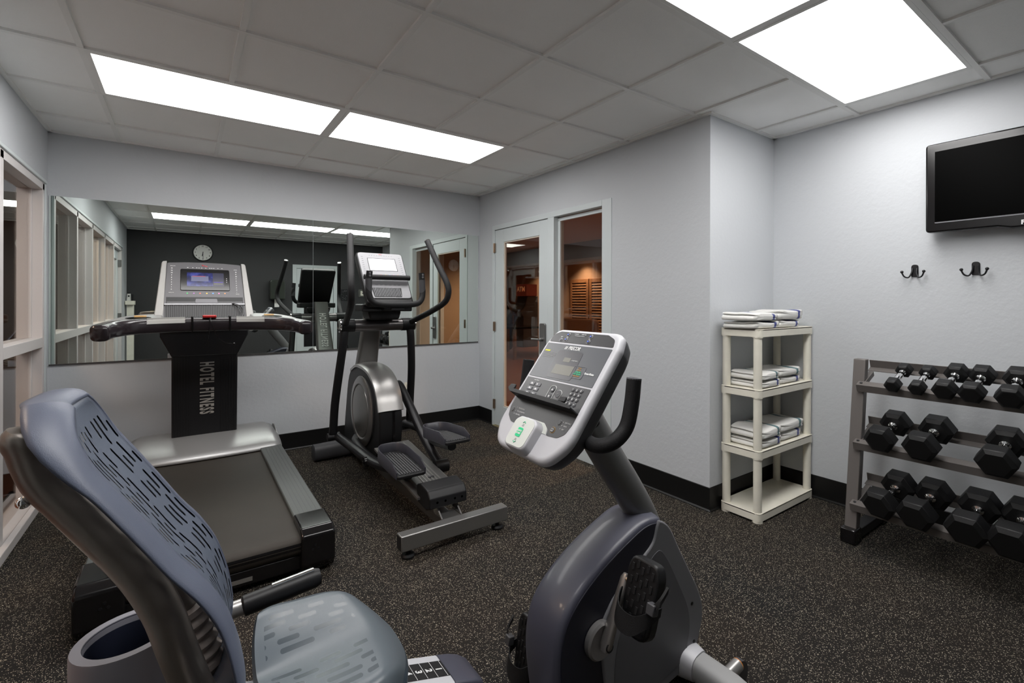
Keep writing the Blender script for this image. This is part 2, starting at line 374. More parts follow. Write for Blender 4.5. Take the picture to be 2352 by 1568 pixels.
# ------------------------------------------------------------ room shell
b = nb(); box(b, XL-0.2, XT+0.1, YR-0.1, YM+0.1, -0.06, 0.0); struct('floor', b, floor_m, flat=True)
b = nb(); box(b, XL-0.16, XT+0.12, YR-0.12, YM+0.12, ZC+0.008, ZC+0.06); struct('ceiling', b, tile_m, flat=True)
GX = [0.815+0.61*i for i in range(-2, 5)]; GY = [1.8545+0.61*j for j in range(-4, 5)]
ROWS = {'far': (3.0745, 3.6845, [(-0.405, 0.815), (0.815, 2.035)]), 'near': (0.6345, 1.2445, [(-0.405, 0.815), (0.815, 2.035), (2.035, 3.255)])}
def lit(x, y):
    for a, c, spans in ROWS.values():
        if a-0.01 < y < c+0.01 and any(s[0]-0.01 < x < s[1]+0.01 for s in spans): return True
    return False
b = nb(); gw = 0.0125; zt = ZC-0.003
for x in GX:
    ys = [YR]+[y for y in GY if YR < y < YM]+[YM]
    for i in range(len(ys)-1):
        ym = (ys[i]+ys[i+1])/2
        if not lit(x-0.2, ym) or not lit(x+0.2, ym) or any(abs(x-s[0]) < .01 or abs(x-s[1]) < .01 for s in ROWS['near'][2]): box(b, x-gw, x+gw, ys[i]+gw, ys[i+1]-gw, zt, ZC+0.009)
for y in GY: box(b, XL, XT, y-gw, y+gw, zt-0.001, ZC+0.009)
struct('trim_1', b, grid_m, flat=True)
b = nb(); e = 0.022   # wall angle around the ceiling
for q in ((XL, XD, YM-e, YM), (XL, XL+e, YR, YM), (XD-e, XD, YP, YM), (XD-e, XT, YP-e, YP), (XT-e, XT, YR, YP), (XL, XT, YR, YR+e)): box(b, *q, zt-0.002, ZC+0.009)
struct('trim_2', b, grid_m, flat=True)

b = nb(); box(b, XL-0.12, XD+0.12, YM, YM+0.12, 0, ZC+0.05); struct('wall_far', b, wall_m, flat=True)
DY0, DY1, DZ = 2.655, 4.435, 2.155
b = nb(); T = 0.13
box(b, XD, XD+T, YP, DY0, 0, ZC+0.05); box(b, XD, XD+T, DY1, YM, 0, ZC+0.05); box(b, XD, XD+T, DY0, DY1, DZ, ZC+0.05); struct('wall_right', b, wall_m, flat=True)
b = nb(); box(b, XD+T, XT+0.12, YP, YP+0.12, 0, ZC+0.05); struct('wall_niche', b, wall_m, flat=True)
b = nb(); box(b, XT, XT+0.12, YR-0.12, YP, 0, ZC+0.05); struct('wall_side', b, wall_m, flat=True)
b = nb(); box(b, XL-0.12, 1.72, YR-0.12, YR, 0, ZC+0.05); box(b, 2.56, XT, YR-0.12, YR, 0, ZC+0.05); box(b, 1.72, 2.56, YR-0.12, YR, 2.06, ZC+0.05); struct('wall_rear', b, dark_m, flat=True)
# window wall: openings
WZ0, WZ1, WH = 0.03, 2.086, 2.13
OPN = [(3.665, 4.52), (2.80, 3.61), (1.87, 2.745), (1.00, 1.815)]
LD = (0.04, 0.93)    # door in the window wall
b = nb()
box(b, XL-0.12, XL, YR, -0.02, 0, WH); box(b, XL-0.12, XL, 4.56, YM, 0, WH); box(b, XL-0.12, XL, YR, YM, WH, ZC+0.05); struct('wall_left', b, wall_m, flat=True)
b = nb()
fx0, fx1 = XL-0.115, XL+0.012
edges = [4.56, 4.52]
posts = [(4.52, 4.565), (3.61, 3.665), (2.745, 2.80), (1.815, 1.87), (0.93, 1.00), (-0.03, 0.04)]
for p in posts: box(b, fx0, fx1, p[0], p[1], 0, WH)
box(b, fx0, fx1, -0.03, 4.565, WZ1, WH+0.005)
for o in OPN:
    box(b, fx0, fx1, o[0], o[1], 1.022, 1.088); box(b, fx0, fx1, o[0], o[1], 0, WZ0)
    # thin glazing stops
    for z0, z1 in ((WZ0, 1.022), (1.088, WZ1)):
        box(b, XL-0.058, XL-0.040, o[0], o[0]+0.012, z0, z1); box(b, XL-0.058, XL-0.040, o[1]-0.012, o[1], z0, z1)
struct('trim_3', b, winframe_m, bevel=0.002)
b = nb(); box(b, XL, XL+0.022, -0.06, 4.59, WH+0.006, WH+0.028); box(b, XL, XL+0.016, 4.575, 4.60, 0.0, WH+0.006); struct('trim_4', b, frame_m, bevel=0.003)
b = nb(); box(b, XL+0.012, XL+0.045, 0.95, 4.565, 0.0, 0.055); struct('baseboard_left', b, winframe_m, bevel=0.004)
n = 1
for o in OPN:
    for z0, z1 in ((WZ0, 1.022), (1.088, WZ1)):
        b = nb(); box(b, XL-0.054, XL-0.050, o[0], o[1], z0, z1); struct('window_%d' % n, b, glass_m, flat=True); n += 1
# door in the window wall (seen in the mirror)
b = nb(); y0, y1 = 0.05, 0.92
box(b, XL-0.07, XL-0.03, y0, y0+0.11, 0.01, 2.08); box(b, XL-0.07, XL-0.03, y1-0.11, y1, 0.01, 2.08); box(b, XL-0.07, XL-0.03, y0+.11, y1-.11, 0.01, 0.25); box(b, XL-0.07, XL-0.03, y0+.11, y1-.11, 1.95, 2.08)
d3 = struct('door_3', b, frame_m, bevel=0.002)
b = nb(); box(b, XL-0.052, XL-0.048, y0+.11, y1-.11, 0.25, 1.95); obj('glass', b, glass_m, d3, flat=True)
b = nb()
for z in (0.2, 1.05, 1.85): box(b, XL-0.03, XL+0.014, y0-0.012, y0+0.008, z, z+0.10)
obj('hinge', b, steel, d3)
# ---- entrance door with sidelight on the right wall
b = nb(); xf0, xf1 = XD-0.006, XD+0.115
box(b, xf0, xf1, 4.392, 4.437, 0, DZ); box(b, xf0, xf1, DY0-0.002, 2.757, 0, DZ); box(b, xf0, xf1, 2.757, 4.392, 2.108, DZ+0.002)
box(b, xf0, xf1, 3.372, 3.462, 0, 2.108); box(b, xf0, xf1, 2.757, 3.372, 0, 0.10)
for zz in (0.10, 2.07): box(b, XD+0.045, XD+0.075, 2.757, 3.372, zz-0.0, zz+0.03)
box(b, XD+0.045, XD+0.075, 3.345, 3.372, 0.10, 2.08)
struct('trim_5', b, frame_m, bevel=0.0025)
b = nb(); box(b, XD+0.058, XD+0.062, 2.757, 3.36, 0.12, 2.08); struct('window_%d' % n, b, glass_d, flat=True)
b = nb(); ly0, ly1 = 3.472, 4.388
box(b, XD+0.003, XD+0.047, ly0, 3.60, 0.012, 2.102); box(b, XD+0.003, XD+0.047, 4.225, ly1, 0.012, 2.102); box(b, XD+0.003, XD+0.047, 3.60, 4.225, 0.012, 0.228); box(b, XD+0.003, XD+0.047, 3.60, 4.225, 1.965, 2.102)
d1 = struct('door_1', b, frame_m, bevel=0.002)
b = nb()
for q in ((3.60, 3.612, .228, 1.965), (4.213, 4.225, .228, 1.965), (3.612, 4.213, .228, .24), (3.612, 4.213, 1.953, 1.965)): box(b, XD+0.010, XD+0.03, *q)
obj('glazing_bead', b, mat('bead_paint', (0.62, 0.55, 0.47), 0.4), d1)
b = nb(); box(b, XD+0.022, XD+0.027, 3.61, 4.215, 0.24, 1.955); obj('glass', b, glass_d, d1, flat=True)
b = nb(); fprism(b, rrect(3.488, 3.572, 0.845, 1.135, 0.02), O_, Y_, Z_, X_, XD-0.016, XD+0.004); hp = obj('door_handle', b, steel, d1, bevel=0.003, label='brushed metal lever lock plate')
b = nb(); lathe(b, [(0.016, 0), (0.016, 0.035), (0.012, 0.04)], (XD-0.014, 3.525, 0.985), (-1, 0, 0)); tube(b, [(XD-0.045, 3.525, 0.985), (XD-0.052, 3.56, 0.985), (XD-0.05, 3.65, 0.983)], (0.009, 0.006)); obj('lever', b, steel, hp)
for z in (0.185, 1.02, 1.865):
    b = nb(); box(b, XD-0.012, XD-0.002, 4.372, 4.402, z, z+0.10); lathe(b, [(0.008, 0), (0.008, 0.10)], (XD-0.014, 4.390, z), Z_, 12); obj('hinge', b, bronzeh, d1)
b = nb(); box(b, XD-0.02, XD+0.10, 3.46, 4.40, 0.0, 0.008); struct('trim_6', b, mat('brass_threshold', (0.5, 0.42, 0.24), 0.35, 0.7))
# ---- rear door
b = nb(); box(b, 1.72, 1.79, YR-0.10, YR+0.015, 0, 2.06); box(b, 2.49, 2.56, YR-0.10, YR+0.015, 0, 2.06); box(b, 1.79, 2.49, YR-0.10, YR+0.015, 1.99, 2.06); struct('trim_7', b, frame_m, bevel=0.002)
b = nb(); box(b, 1.795, 1.93, YR-0.05, YR-0.01, 0.01, 1.985); box(b, 2.36, 2.485, YR-0.05, YR-0.01, 0.01, 1.985); box(b, 1.93, 2.36, YR-0.05, YR-0.01, 0.01, 0.42); box(b, 1.93, 2.36, YR-0.05, YR-0.01, 1.32, 1.985)
d2 = struct('door_2', b, frame_m, bevel=0.002)
b = nb(); box(b, 1.93, 2.36, YR-0.035, YR-0.03, 0.42, 1.32); obj('glass', b, blkgloss, d2, flat=True)
# ---- cove bases
def cove(name, pts, hgt=0.152):
    """pts: plan polyline with the room on its left"""
    b = nb(); prof = [(0.0, 0.0), (0.013, 0.0), (0.013, 0.004), (0.006, 0.013), (0.005, 0.02), (0.005, hgt-0.003), (0.003, hgt), (0.0, hgt)]
    P = [Vector(p) for p in pts]; rings = []
    for i, p in enumerate(P):
        d0 = (p-P[i-1]).normalized() if i else (P[1]-p).normalized(); d1_ = (P[i+1]-p).normalized() if i+1 < len(P) else d0
        n0, n1 = Vector((-d0.y, d0.x)), Vector((-d1_.y, d1_.x)); m = (n0+n1).normalized(); s = 1/max(0.3, m.dot(n0))
        rings.append([Vector((p.x+m.x*a*s, p.y+m.y*a*s, z+0.0005)) for a, z in prof])
    loft(b, rings); struct(name, b, base_m, angle=20)
cove('baseboard_far', [(XD, 4.437), (XD, YM), (XL+0.05, YM)])
cove('baseboard_right', [(XT, YR+0.02), (XT, YP), (XD, YP), (XD, DY0-0.003)])
cove('baseboard_rear', [(XL, YR), (1.72, YR)])

# ---- ceiling lights
def light_panel(x0, x1, y0, y1, label):
    t = thing('ceiling_light', ((x0+x1)/2, (y0+y1)/2, ZC), label, 'light', 'recessed panel lights')
    g = 0.031; b = nb(); z0, z1 = ZC-0.004, ZC+0.0075
    box(b, x0+.013, x1-.013, y0+.013, y0+g, z0, z1); box(b, x0+.013, x1-.013, y1-g, y1-.013, z0, z1); box(b, x0+.013, x0+g, y0+g, y1-g, z0, z1); box(b, x1-g, x1-.013, y0+g, y1-g, z0, z1)
    obj('frame', b, grid_m, t, flat=True)
    b = nb(); box(b, x0+g, x1-g, y0+g, y1-g, ZC-0.001, ZC+0.006); obj('diffuser', b, panel_m, t, flat=True)
light_panel(-0.405, 0.815, 3.0745, 3.6845, 'long lit ceiling panel nearest the window wall, above the treadmill')
light_panel(0.815, 2.035, 3.0745, 3.6845, 'lit ceiling panel above the elliptical, in front of the mirror')
light_panel(-0.405, 0.815, 0.6345, 1.2445, 'lit ceiling panel of the rear row beside the windows, seen only in the mirror')
light_panel(0.815, 2.035, 0.6345, 1.2445, 'lit ceiling panel cut off at the top edge, above the recumbent bike console')
light_panel(2.035, 3.255, 0.6345, 1.2445, 'large lit ceiling panel above the white shelf unit and dumbbells')

# ---- mirrors
for x0, x1, lb in ((-0.785, 0.9565, 'larger wall mirror panel, behind the treadmill'), (0.9595, 2.702, 'wall mirror panel reaching the corner by the door, behind the elliptical')):
    t = thing('wall_mirror', ((x0+x1)/2, YM, 0.88), lb, 'mirror', 'mirror panels on the far wall')
    b = nb(); box(b, x0, x1, YM-0.007, YM-0.0005, 0.884, 2.083); obj('mirror_pane', b, mirror_m, t, flat=True)
    b = nb(); box(b, x0, x1, YM-0.010, YM-0.0005, 0.873, 0.884); obj('bottom_channel', b, mat('mirror_channel', (0.09, .085, .085), .4, .5), t)

# ---- small wall things
t = thing('wall_outlet', (1.871, YM, 0.444), 'cream electrical outlet low on the far wall, right of the elliptical', 'outlet')
b = nb(); fprism(b, rrect(1.836, 1.906, .387, .501, .006), O_, X_, Z_, Y_, YM-0.007, YM-0.0005); obj('cover_plate', b, cream, t, bevel=.002)
b = nb(); box(b, 1.856, 1.886, YM-0.0085, YM-0.006, .408, .434); obj('socket', b, mat('socket_cream', (.55, .52, .42), .5), t); b = nb(); box(b, 1.856, 1.886, YM-0.0085, YM-0.006, .454, .480); obj('socket', b, MATS['socket_cream'], t)
def hook(y, label):
    z = 1.52; t = thing('coat_hook', (XT, y, z), label, 'hook', 'black double hooks on the wall')
    b = nb(); fprism(b, rpoly([(y-.017, z-.03), (y+.017, z-.03), (y+.017, z+.042), (y-.017, z+.042)], [.004, .004, .016, .016]), O_, Y_, Z_, X_, XT-0.008, XT-0.0005); obj('back_plate', b, blkmetal, t, bevel=.002)
    for s in (-1, 1):
        b = nb(); p = cr([(XT-.008, y+s*.010, z+.02), (XT-.022, y+s*.012, z-.01), (XT-.03, y+s*.024, z-.034), (XT-.038, y+s*.042, z-.028), (XT-.043, y+s*.052, z-.006)], 5)
        tube(b, p, .0042, 10); ball(b, (XT-.043, y+s*.052, z-.001), .0085); obj('hook_arm', b, blkmetal, t)
hook(0.952, 'black double coat hook left, above the dumbbell rack')
hook(0.684, 'black double coat hook right, under the television')

# ---- television
tv = thing('wall_television', (XT, 0.43, 1.98), 'black flat screen television mounted on the side wall above the hooks', 'television')
y0, y1, z0, z1 = -0.015, 0.875, 1.73, 2.224; xf = 3.40
b = nb(); op = rpoly([(y0, z0), (.28, z0), (.33, z0-.012), (.53, z0-.012), (.58, z0), (y1, z0), (y1, z1), (y0, z1)], [.02, .03, .03, .03, .03, .02, .02, .02], 5)
fprism(b, op, O_, Y_, Z_, X_, xf, xf+0.055); obj('bezel', b, blkgloss, tv, bevel=.009, seg=4)
b = nb(); box(b, xf-0.0012, xf+.002, y0+.042, y1-.042, 1.787, 2.178); obj('screen', b, tvscreen, tv, flat=True)
b = nb(); box(b, xf-0.002, xf+.001, y0+.042, y1-.042, 1.779, 1.785); obj('lower_trim', b, mgrey, tv)
b = nb(); box(b, xf+.055, xf+.085, y0+.12, y1-.12, z0+.06, z1-.06); obj('rear_housing', b, blk, tv, bevel=.01)
b = nb(); box(b, xf+.085, XT-.0005, .36, .50, 1.88, 2.08); obj('wall_bracket', b, blkmetal, tv)
b = nb(); text(b, 'PHILIPS', .030, Vector((xf-0.0005, .495, 1.741)), -Y_, Z_, -X_, align='LEFT', off=.0012); obj('maker_name', b, whiteink, tv, flat=True)

# ---- rear wall things seen in the mirror
def wall_clock(x, z):
    t = thing('wall_clock', (x, YR, z), 'round white-faced wall clock high on the charcoal rear wall', 'clock')
    b = nb(); lathe(b, [(.150, 0), (.155, .02), (.150, .03), (.138, .03), (.136, .018)], (x, YR+.0005, z), Y_, 40); obj('rim', b, blk, t)
    b = nb(); lathe(b, [(.138, .01), (.138, .0225)], (x, YR, z), Y_, 40); obj('dial', b, white_m, t)
    for i in range(1, 13):
        b = nb(); a = R(30*i); text(b, str(i), .034, Vector((x-math.sin(a)*.112, YR+.0232, z+math.cos(a)*.112)), -X_, Z_, Y_, off=.0008); obj('numeral', b, blk, t, flat=True)
    b = nb()
    for a, l, wd in ((R(170), .065, .005), (R(181), .10, .0035)):
        d = Vector((-math.sin(a), 0, math.cos(a))); sd = Vector((math.cos(a), 0, math.sin(a)))
        fbox(b, Vector((x, YR, z)), d, sd, Y_, -.015, l, -wd, wd, .0245, .026)
    obj('hands', b, blk, t)
wall_clock(0.257, 2.20)
t = thing('towel_dispenser', (1.43, YR, 1.56), 'dark paper towel dispenser with a towel hanging out, on the rear wall', 'dispenser')
b = nb(); fprism(b, rpoly([(1.30, 1.37), (1.56, 1.37), (1.56, 1.74), (1.30, 1.74)], [.02, .02, .05, .05]), O_, X_, Z_, Y_, YR+.0005, YR+.22); obj('cover', b, mat('smoked_plastic', (.03, .035, .028), .18, coat=.4), t, bevel=.02, seg=3)
b = nb(); box(b, 1.39, 1.47, YR+.10, YR+.103, 1.22, 1.37); obj('paper_sheet', b, white_m, t)
t = thing('alarm_panel', (3.085, YR, 1.5), 'small pale square control plate on the charcoal rear wall', 'control panel')
b = nb(); box(b, 2.995, 3.175, YR+.0005, YR+.02, 1.425, 1.585); obj('surround', b, mat('plate_surround', (.10, .10, .09), .5), t, bevel=.003)
b = nb(); box(b, 3.035, 3.135, YR+.02, YR+.03, 1.455, 1.555); obj('plate', b, cream, t, bevel=.003); b = nb(); box(b, 3.07, 3.10, YR+.03, YR+.033, 1.49, 1.515); obj('slot', b, blk, t)
t = thing('wall_poster', (2.70, YR, 1.46), 'small dark framed notice on the charcoal rear wall', 'notice')
b = nb(); box(b, 2.61, 2.79, YR+.0005, YR+.012, 1.345, 1.585); obj('board', b, blk, t, bevel=.002)
b = nb(); rnd = random.Random(3)
for i in range(16): x = 2.63+rnd.random()*.13; z = 1.37+rnd.random()*.19; tube(b, [(x, YR+.013, z), (x+rnd.uniform(-.02, .02), YR+.013, z+rnd.uniform(-.03, .03))], .003, 6)
obj('drawing', b, mgrey, t)
t = thing('white_column_unit', (-.725, -.66, 0), 'tall white metal column with a bracket head in the rear corner', 'column')
b = nb(); box(b, -.770, -.680, -.70, -.61, 0, 1.27); box(b, -.78, -.66, -.76, -.55, 0, .04); obj('post', b, cream, t, bevel=.004)
b = nb(); box(b, -.785, -.665, -.72, -.55, 1.27, 1.335); obj('bracket', b, cream, t, bevel=.004)
b = nb(); fprism(b, [(-.77, 1.335), (-.715, 1.335), (-.72, 1.45), (-.765, 1.45)], O_, X_, Z_, Y_, -.67, -.64); obj('head_plate', b, white_m, t, bevel=.003)
b = nb(); box(b, -.712, -.69, -.69, -.62, 1.335, 1.44); tube(b, [(-.745, -.655, 1.45), (-.745, -.655, 1.475)], .008); box(b, -.755, -.735, -.64, -.632, 1.40, 1.425); obj('latch', b, blk, t)

# ------------------------------------------------------------ corridor beyond the windows
HX = -2.6
b = nb(); box(b, HX, XL-0.12, YR-1.2, 7.0, -0.06, 0.0); struct('floor_corridor', b, wood_floor, flat=True)
b = nb(); box(b, HX, XL-0.12, YR-1.2, 7.0, 2.6, 2.66); struct('ceiling_corridor', b, lobby_ceil, flat=True)
b = nb(); box(b, HX-.1, HX, YR-1.2, 7.0, 0, 2.6); struct('wall_corridor', b, hall_wall, flat=True)
b = nb(); box(b, HX, XL-0.12, 6.9, 7.0, 0, 2.6); box(b, HX, XL-.12, YR-1.3, YR-1.2, 0, 2.6); struct('wall_corridor_end', b, hall_wall, flat=True)
b = nb(); box(b, HX, HX+0.015, YR-1.2, 6.9, 0, 0.30); struct('baseboard_corridor', b, wood_m)
# ------------------------------------------------------------ lobby beyond the door
LX = 10.2
b = nb(); box(b, XD+T, LX, YP+.12, 18, -0.06, 0.0); struct('floor_lobby', b, wood_floor, flat=True)
b = nb(); box(b, XD+T, LX, YP+.12, 18, 2.75, 2.81); struct('ceiling_lobby', b, lobby_ceil, flat=True)
b = nb(); box(b, LX, LX+.1, YP, 18, 0, 2.8); struct('wall_lobby', b, lobby_wall, flat=True)
b = nb(); box(b, XD+T, LX, 17.9, 18, 0, 2.8); box(b, XD, XD+T, YM+.12, 18, 0, 2.8); box(b, XT+.13, LX, YP-.1, YP, 0, 2.8); struct('wall_lobby_end', b, lobby_wall, flat=True)
b = nb(); box(b, 7.6, 8.1, YP+.01, 17.9, 2.36, 2.75); struct('trim_8', b, lobby_soffit, flat=True)
k = LX/8.7
def shutter(y0, y1, label):
    t = thing('louvered_shutter', (LX, (y0+y1)/2, 0.1), label, 'shutter', 'wooden louvered shutters'); z0, z1 = 0.1, 2.05
    b = nb(); x0 = LX-.06
    for q in ((y0, y0+.10, z0, z1), (y1-.10, y1, z0, z1), (y0+.1, y1-.1, z0, z0+.12), (y0+.1, y1-.1, z1-.12, z1)): box(b, x0, LX-.0005, *q)
    obj('frame', b, wood_m, t, bevel=.005)
    b = nb(); z = z0+.14
    while z < z1-.16:
        fprism(b, [(x0+.005, z), (x0+.015, z-.004), (LX-.006, z+.075), (LX-.016, z+.079)], O_, X_, Z_, Y_, y0+.1, y1-.1); z += .085
    obj('slats', b, wood_m, t)
shutter(10.15*k*.86+.65, 11.75, 'wooden louvered shutter seen through the sidelight, left one'); shutter(9.95, 10.84, 'wooden louvered shutter at the right edge of the sidelight')
def sofa(x, y, label):
    t = thing('sofa', (x, y, 0), label, 'sofa')
    b = nb(); fprism(b, rrect(y-.9, y+.9, .08, .44, .05), O_, Y_, Z_, X_, x-.4, x+.4); obj('seat_base', b, sofa_m, t, bevel=.03)
    b = nb(); fprism(b, rrect(y-.9, y+.9, .3, .92, .12), O_, Y_, Z_, X_, x-.5, x-.28); obj('backrest', b, sofa_m, t, bevel=.05)
    for s in (-1, 1):
        b = nb(); fprism(b, rrect(y+s*.98-.12, y+s*.98+.12, .08, .64, .08), O_, Y_, Z_, X_, x-.5, x+.4); obj('armrest', b, sofa_m, t, bevel=.03)
sofa(8.2, 9.0, 'brown fabric sofa in the lobby seen through the sidelight')
t = thing('cash_machine', (8.2, 11.6, 0), 'freestanding cash machine with a red lit ATM sign in the lobby', 'cash machine')
b = nb(); fprism(b, [(8.0, 0), (8.55, 0), (8.55, 1.5), (8.15, 1.5), (8.05, 1.2), (7.9, 1.05), (7.95, .95), (8.0, .9)], O_, X_, Z_, Y_, 11.35, 11.85); obj('cabinet', b, dgrey, t, bevel=.02)
b = nb(); box(b, 8.1, 8.5, 11.33, 11.87, 1.5, 1.85); sg = obj('sign_box', b, mat('atm_sign', (.3, .05, .03), .4, emit=(.6, .12, .06), estr=.06), t, bevel=.02)
b = nb(); text(b, 'ATM', .2, Vector((8.098, 11.6, 1.70)), -Y_, Z_, -X_, off=.006); obj('sign_lettering', b, mat('atm_letters', (.7, .35, .2), .4, emit=(1, .45, .2), estr=.2), sg, flat=True)
t = thing('arcade_machine', (7.0, 11.3, 0), 'dark rounded machine with small blue lights, left in the lobby', 'machine')
b = nb(); fprism(b, rpoly([(6.8, 0), (7.4, 0), (7.4, 1.0), (7.2, 1.35), (6.95, 1.25), (6.75, .8)], .12), O_, X_, Z_, Y_, 10.95, 11.6); obj('housing', b, blkgloss, t, bevel=.05)
b = nb(); ball(b, (6.78, 11.1, .98), .02); obj('blue_light', b, blue_led, t); b = nb(); ball(b, (6.79, 11.2, .80), .02); obj('blue_light', b, blue_led, t)
t = thing('lobby_table', (6.6, 9.7, 0), 'dark wooden table in the lobby, low behind the door glass', 'table')
b = nb(); box(b, 6.1, 7.0, 9.0, 10.6, .70, .75); obj('table_top', b, blkgloss, t, bevel=.01)
for x, y in ((6.15, 9.05), (6.95, 9.05), (6.15, 10.55), (6.95, 10.55)): b = nb(); box(b, x-.03, x+.03, y-.03, y+.03, 0, .70); obj('leg', b, wood_m, t)
def downlight(x, y, z, p):
    t = thing('downlight', (x, y, z), 'small warm recessed downlight in the lobby ceiling', 'light', 'lobby downlights')
    b = nb(); lathe(b, [(.09, 0), (.09, -.006), (.065, -.008), (.06, -.002)], (x, y, z), Z_, 20); obj('trim_ring', b, lobby_soffit, t)
    b = nb(); lathe(b, [(.06, -.003), (.06, -.004)], (x, y, z), Z_, 20); obj('lens', b, lobby_lamp_m, t)
    l = bpy.data.lights.new('downlight_beam', 'SPOT'); l.energy = p; l.color = (1, .74, .50); l.spot_size = R(120); l.spot_blend = .8; l.shadow_soft_size = .06
    lo = bpy.data.objects.new('downlight_beam', l); COL.objects.link(lo); lo.location = (0, 0, -.03); lo.parent = t
for x, y, p in ((9.75, 11.0, 190), (9.75, 9.3, 260), (9.6, 13.2, 150), (5.8, 8.6, 110), (5.0, 6.2, 150), (4.4, 2.9, 420), (6.4, 12.6, 70), (8.8, 7.4, 90)): downlight(x, y, 2.75, p)  # strongest one is an added lamp, put there to brighten the lobby's end wall
l = bpy.data.lights.new('corridor_lamp', 'AREA'); l.energy = 38; l.color = (1, .8, .62); l.size = .5; l.shape = 'SQUARE'
t = thing('corridor_light', (-1.7, 2.3, 2.6), 'round ceiling lamp in the corridor outside the windows', 'light')
b = nb(); lathe(b, [(.16, 0), (.16, -.03), (.13, -.045), (.0, -.05)], (-1.7, 2.3, 2.6), Z_, 24); obj('lamp_shade', b, emis('corridor_shade', (1, .8, .6), 1.5), t)
lo = bpy.data.objects.new('corridor_lamp', l); COL.objects.link(lo); lo.location = (0, 0, -.06); lo.parent = t

# ------------------------------------------------------------ plastic shelf unit with towels
SX0, SX1, SY0, SY1 = 2.80, 3.497, 1.505, 1.768
sh = thing('plastic_shelf_unit', ((SX0+SX1)/2, (SY0+SY1)/2, 0), 'cream plastic four-tier shelf unit standing in the corner, holding towels', 'shelf unit')
TOPS = [0.060, 0.435, 0.805, 1.172]
for z in TOPS:
    b = nb(); fprism(b, rrect(SX0, SX1, SY0, SY1, .028), O_, X_, Y_, Z_, z-.008, z)
    pr_ = rrect(SX0, SX1, SY0, SY1, .028); ringpoly(b, pr_, .010, O_, X_, Y_, Z_, z-.047, z+.0015)
    obj('shelf_board', b, cream, sh, bevel=.0015)
px, py = .029, .029
for x in (SX0+px, SX1-px):
    for y in (SY0+py, SY1-py):
        b = nb()
        for i in range(3): tube(b, [(x, y, TOPS[i]-.002), (x, y, TOPS[i+1]-.004)], (.026, .024), 20)
        for z in TOPS: lathe(b, [(.0295, -.052 if z > .1 else -.0595), (.0295, -.002)], (x, y, z), Z_, 20)
        obj('post', b, cream, sh)
def towel_mat(name, stripe):
    m = mat(name, (0.86, 0.85, 0.82), .95, bump=1.0, bscale=420, detail=4); nt = m.node_tree; p = nt.nodes['Principled BSDF']
    uv = nt.nodes.new('ShaderNodeUVMap'); sp = nt.nodes.new('ShaderNodeSeparateXYZ'); nt.links.new(uv.outputs[0], sp.inputs[0])
    a = nt.nodes.new('ShaderNodeMath'); a.operation = 'COMPARE'; a.inputs[1].default_value = 0.80; a.inputs[2].default_value = 0.055; nt.links.new(sp.outputs[0], a.inputs[0])
    mx = nt.nodes.new('ShaderNodeMix'); mx.data_type = 'RGBA'; mx.inputs[6].default_value = (0.86, 0.85, 0.82, 1); mx.inputs[7].default_value = (*stripe, 1)
    nt.links.new(a.outputs[0], mx.inputs[0]); nt.links.new(mx.outputs[2], p.inputs['Base Color']); p.inputs['Sheen Weight'].default_value = .3
    return m
tw_blue = towel_mat('towel_blue_stripe', (0.012, 0.03, 0.26)); tw_teal = towel_mat('towel_teal_stripe', (0.06, 0.17, 0.19))
def towel(x0, y0, L, Wd, z, h, m, seed, label, group, skew=0.0, layers=3):
    rnd = random.Random(seed); t = h/layers; b = nb(); path = []
    xa, xb = 0.0, L; side = 0
    for i in range(layers):
        zz = t*(i+.5); s, e2 = (xb, xa) if i % 2 == 0 else (xa, xb)
        sx = s-(0.006 if i else 0)*(1 if s > e2 else -1); n = 9
        for j in range(n): path.append((sx+(e2-sx)*j/(n-1), zz, ))
        if i < layers-1:
            for a in (30, 60, 90, 120, 150):
                sg = -1 if e2 == xa else 1
                path.append((e2+sg*math.sin(R(a))*t*.55, zz+t*(1-math.cos(R(a)))/2))
    prof = []; hh = t*.46
    left, right = [], []
    for i, p in enumerate(path):
        q0 = Vector(path[max(i-1, 0)]); q1 = Vector(path[min(i+1, len(path)-1)]); d = (q1-q0).normalized(); nn = Vector((-d.y, d.x)); P = Vector(p)
        left.append(P+nn*hh); right.append(P-nn*hh)
    end0 = [Vector(path[-1])+(Vector(path[-1])-Vector(path[-2])).normalized()*hh]; st = [Vector(path[0])+(Vector(path[0])-Vector(path[1])).normalized()*hh]
    ring = left+end0+right[::-1]+st; rings = []; ny = 9
    ph = rnd.random()*6; uvs = []
    for k in range(ny):
        f = k/(ny-1); r = []
        inset = .006 if k in (0, ny-1) else 0
        for p in ring:
            wob = .0055*math.sin(p.x*22+ph+f*3)+.0035*math.sin(f*8+p.x*45+ph)
            sag = -.0035*math.sin(f*math.pi)
            edge = (.005*math.sin(p.y*160+ph) if k in (0, ny-1) else 0)
            zz = max(0.002, p.y+(wob+sag)*(p.y/h)*1.0)
            if inset: zz = (zz-h/2)*.90+h/2
            r.append(Vector((x0+p.x*(1+.03*math.sin(f*5+ph))+skew*f, y0+f*Wd+edge*.6, z+zz+.0005)))
        rings.append(r)
    V = loft(b, rings); uvl = b.loops.layers.uv.new('UVMap')
    idx = {}
    for r in V:
        for v, p in zip(r, ring): idx[v] = p.x/L
    for f in b.faces:
        for l in f.loops: l[uvl].uv = (idx[l.vert], 0)
    o = obj('folded_towel', b, m, angle=70, sub=1); tag(o, label, 'towel', group); return o
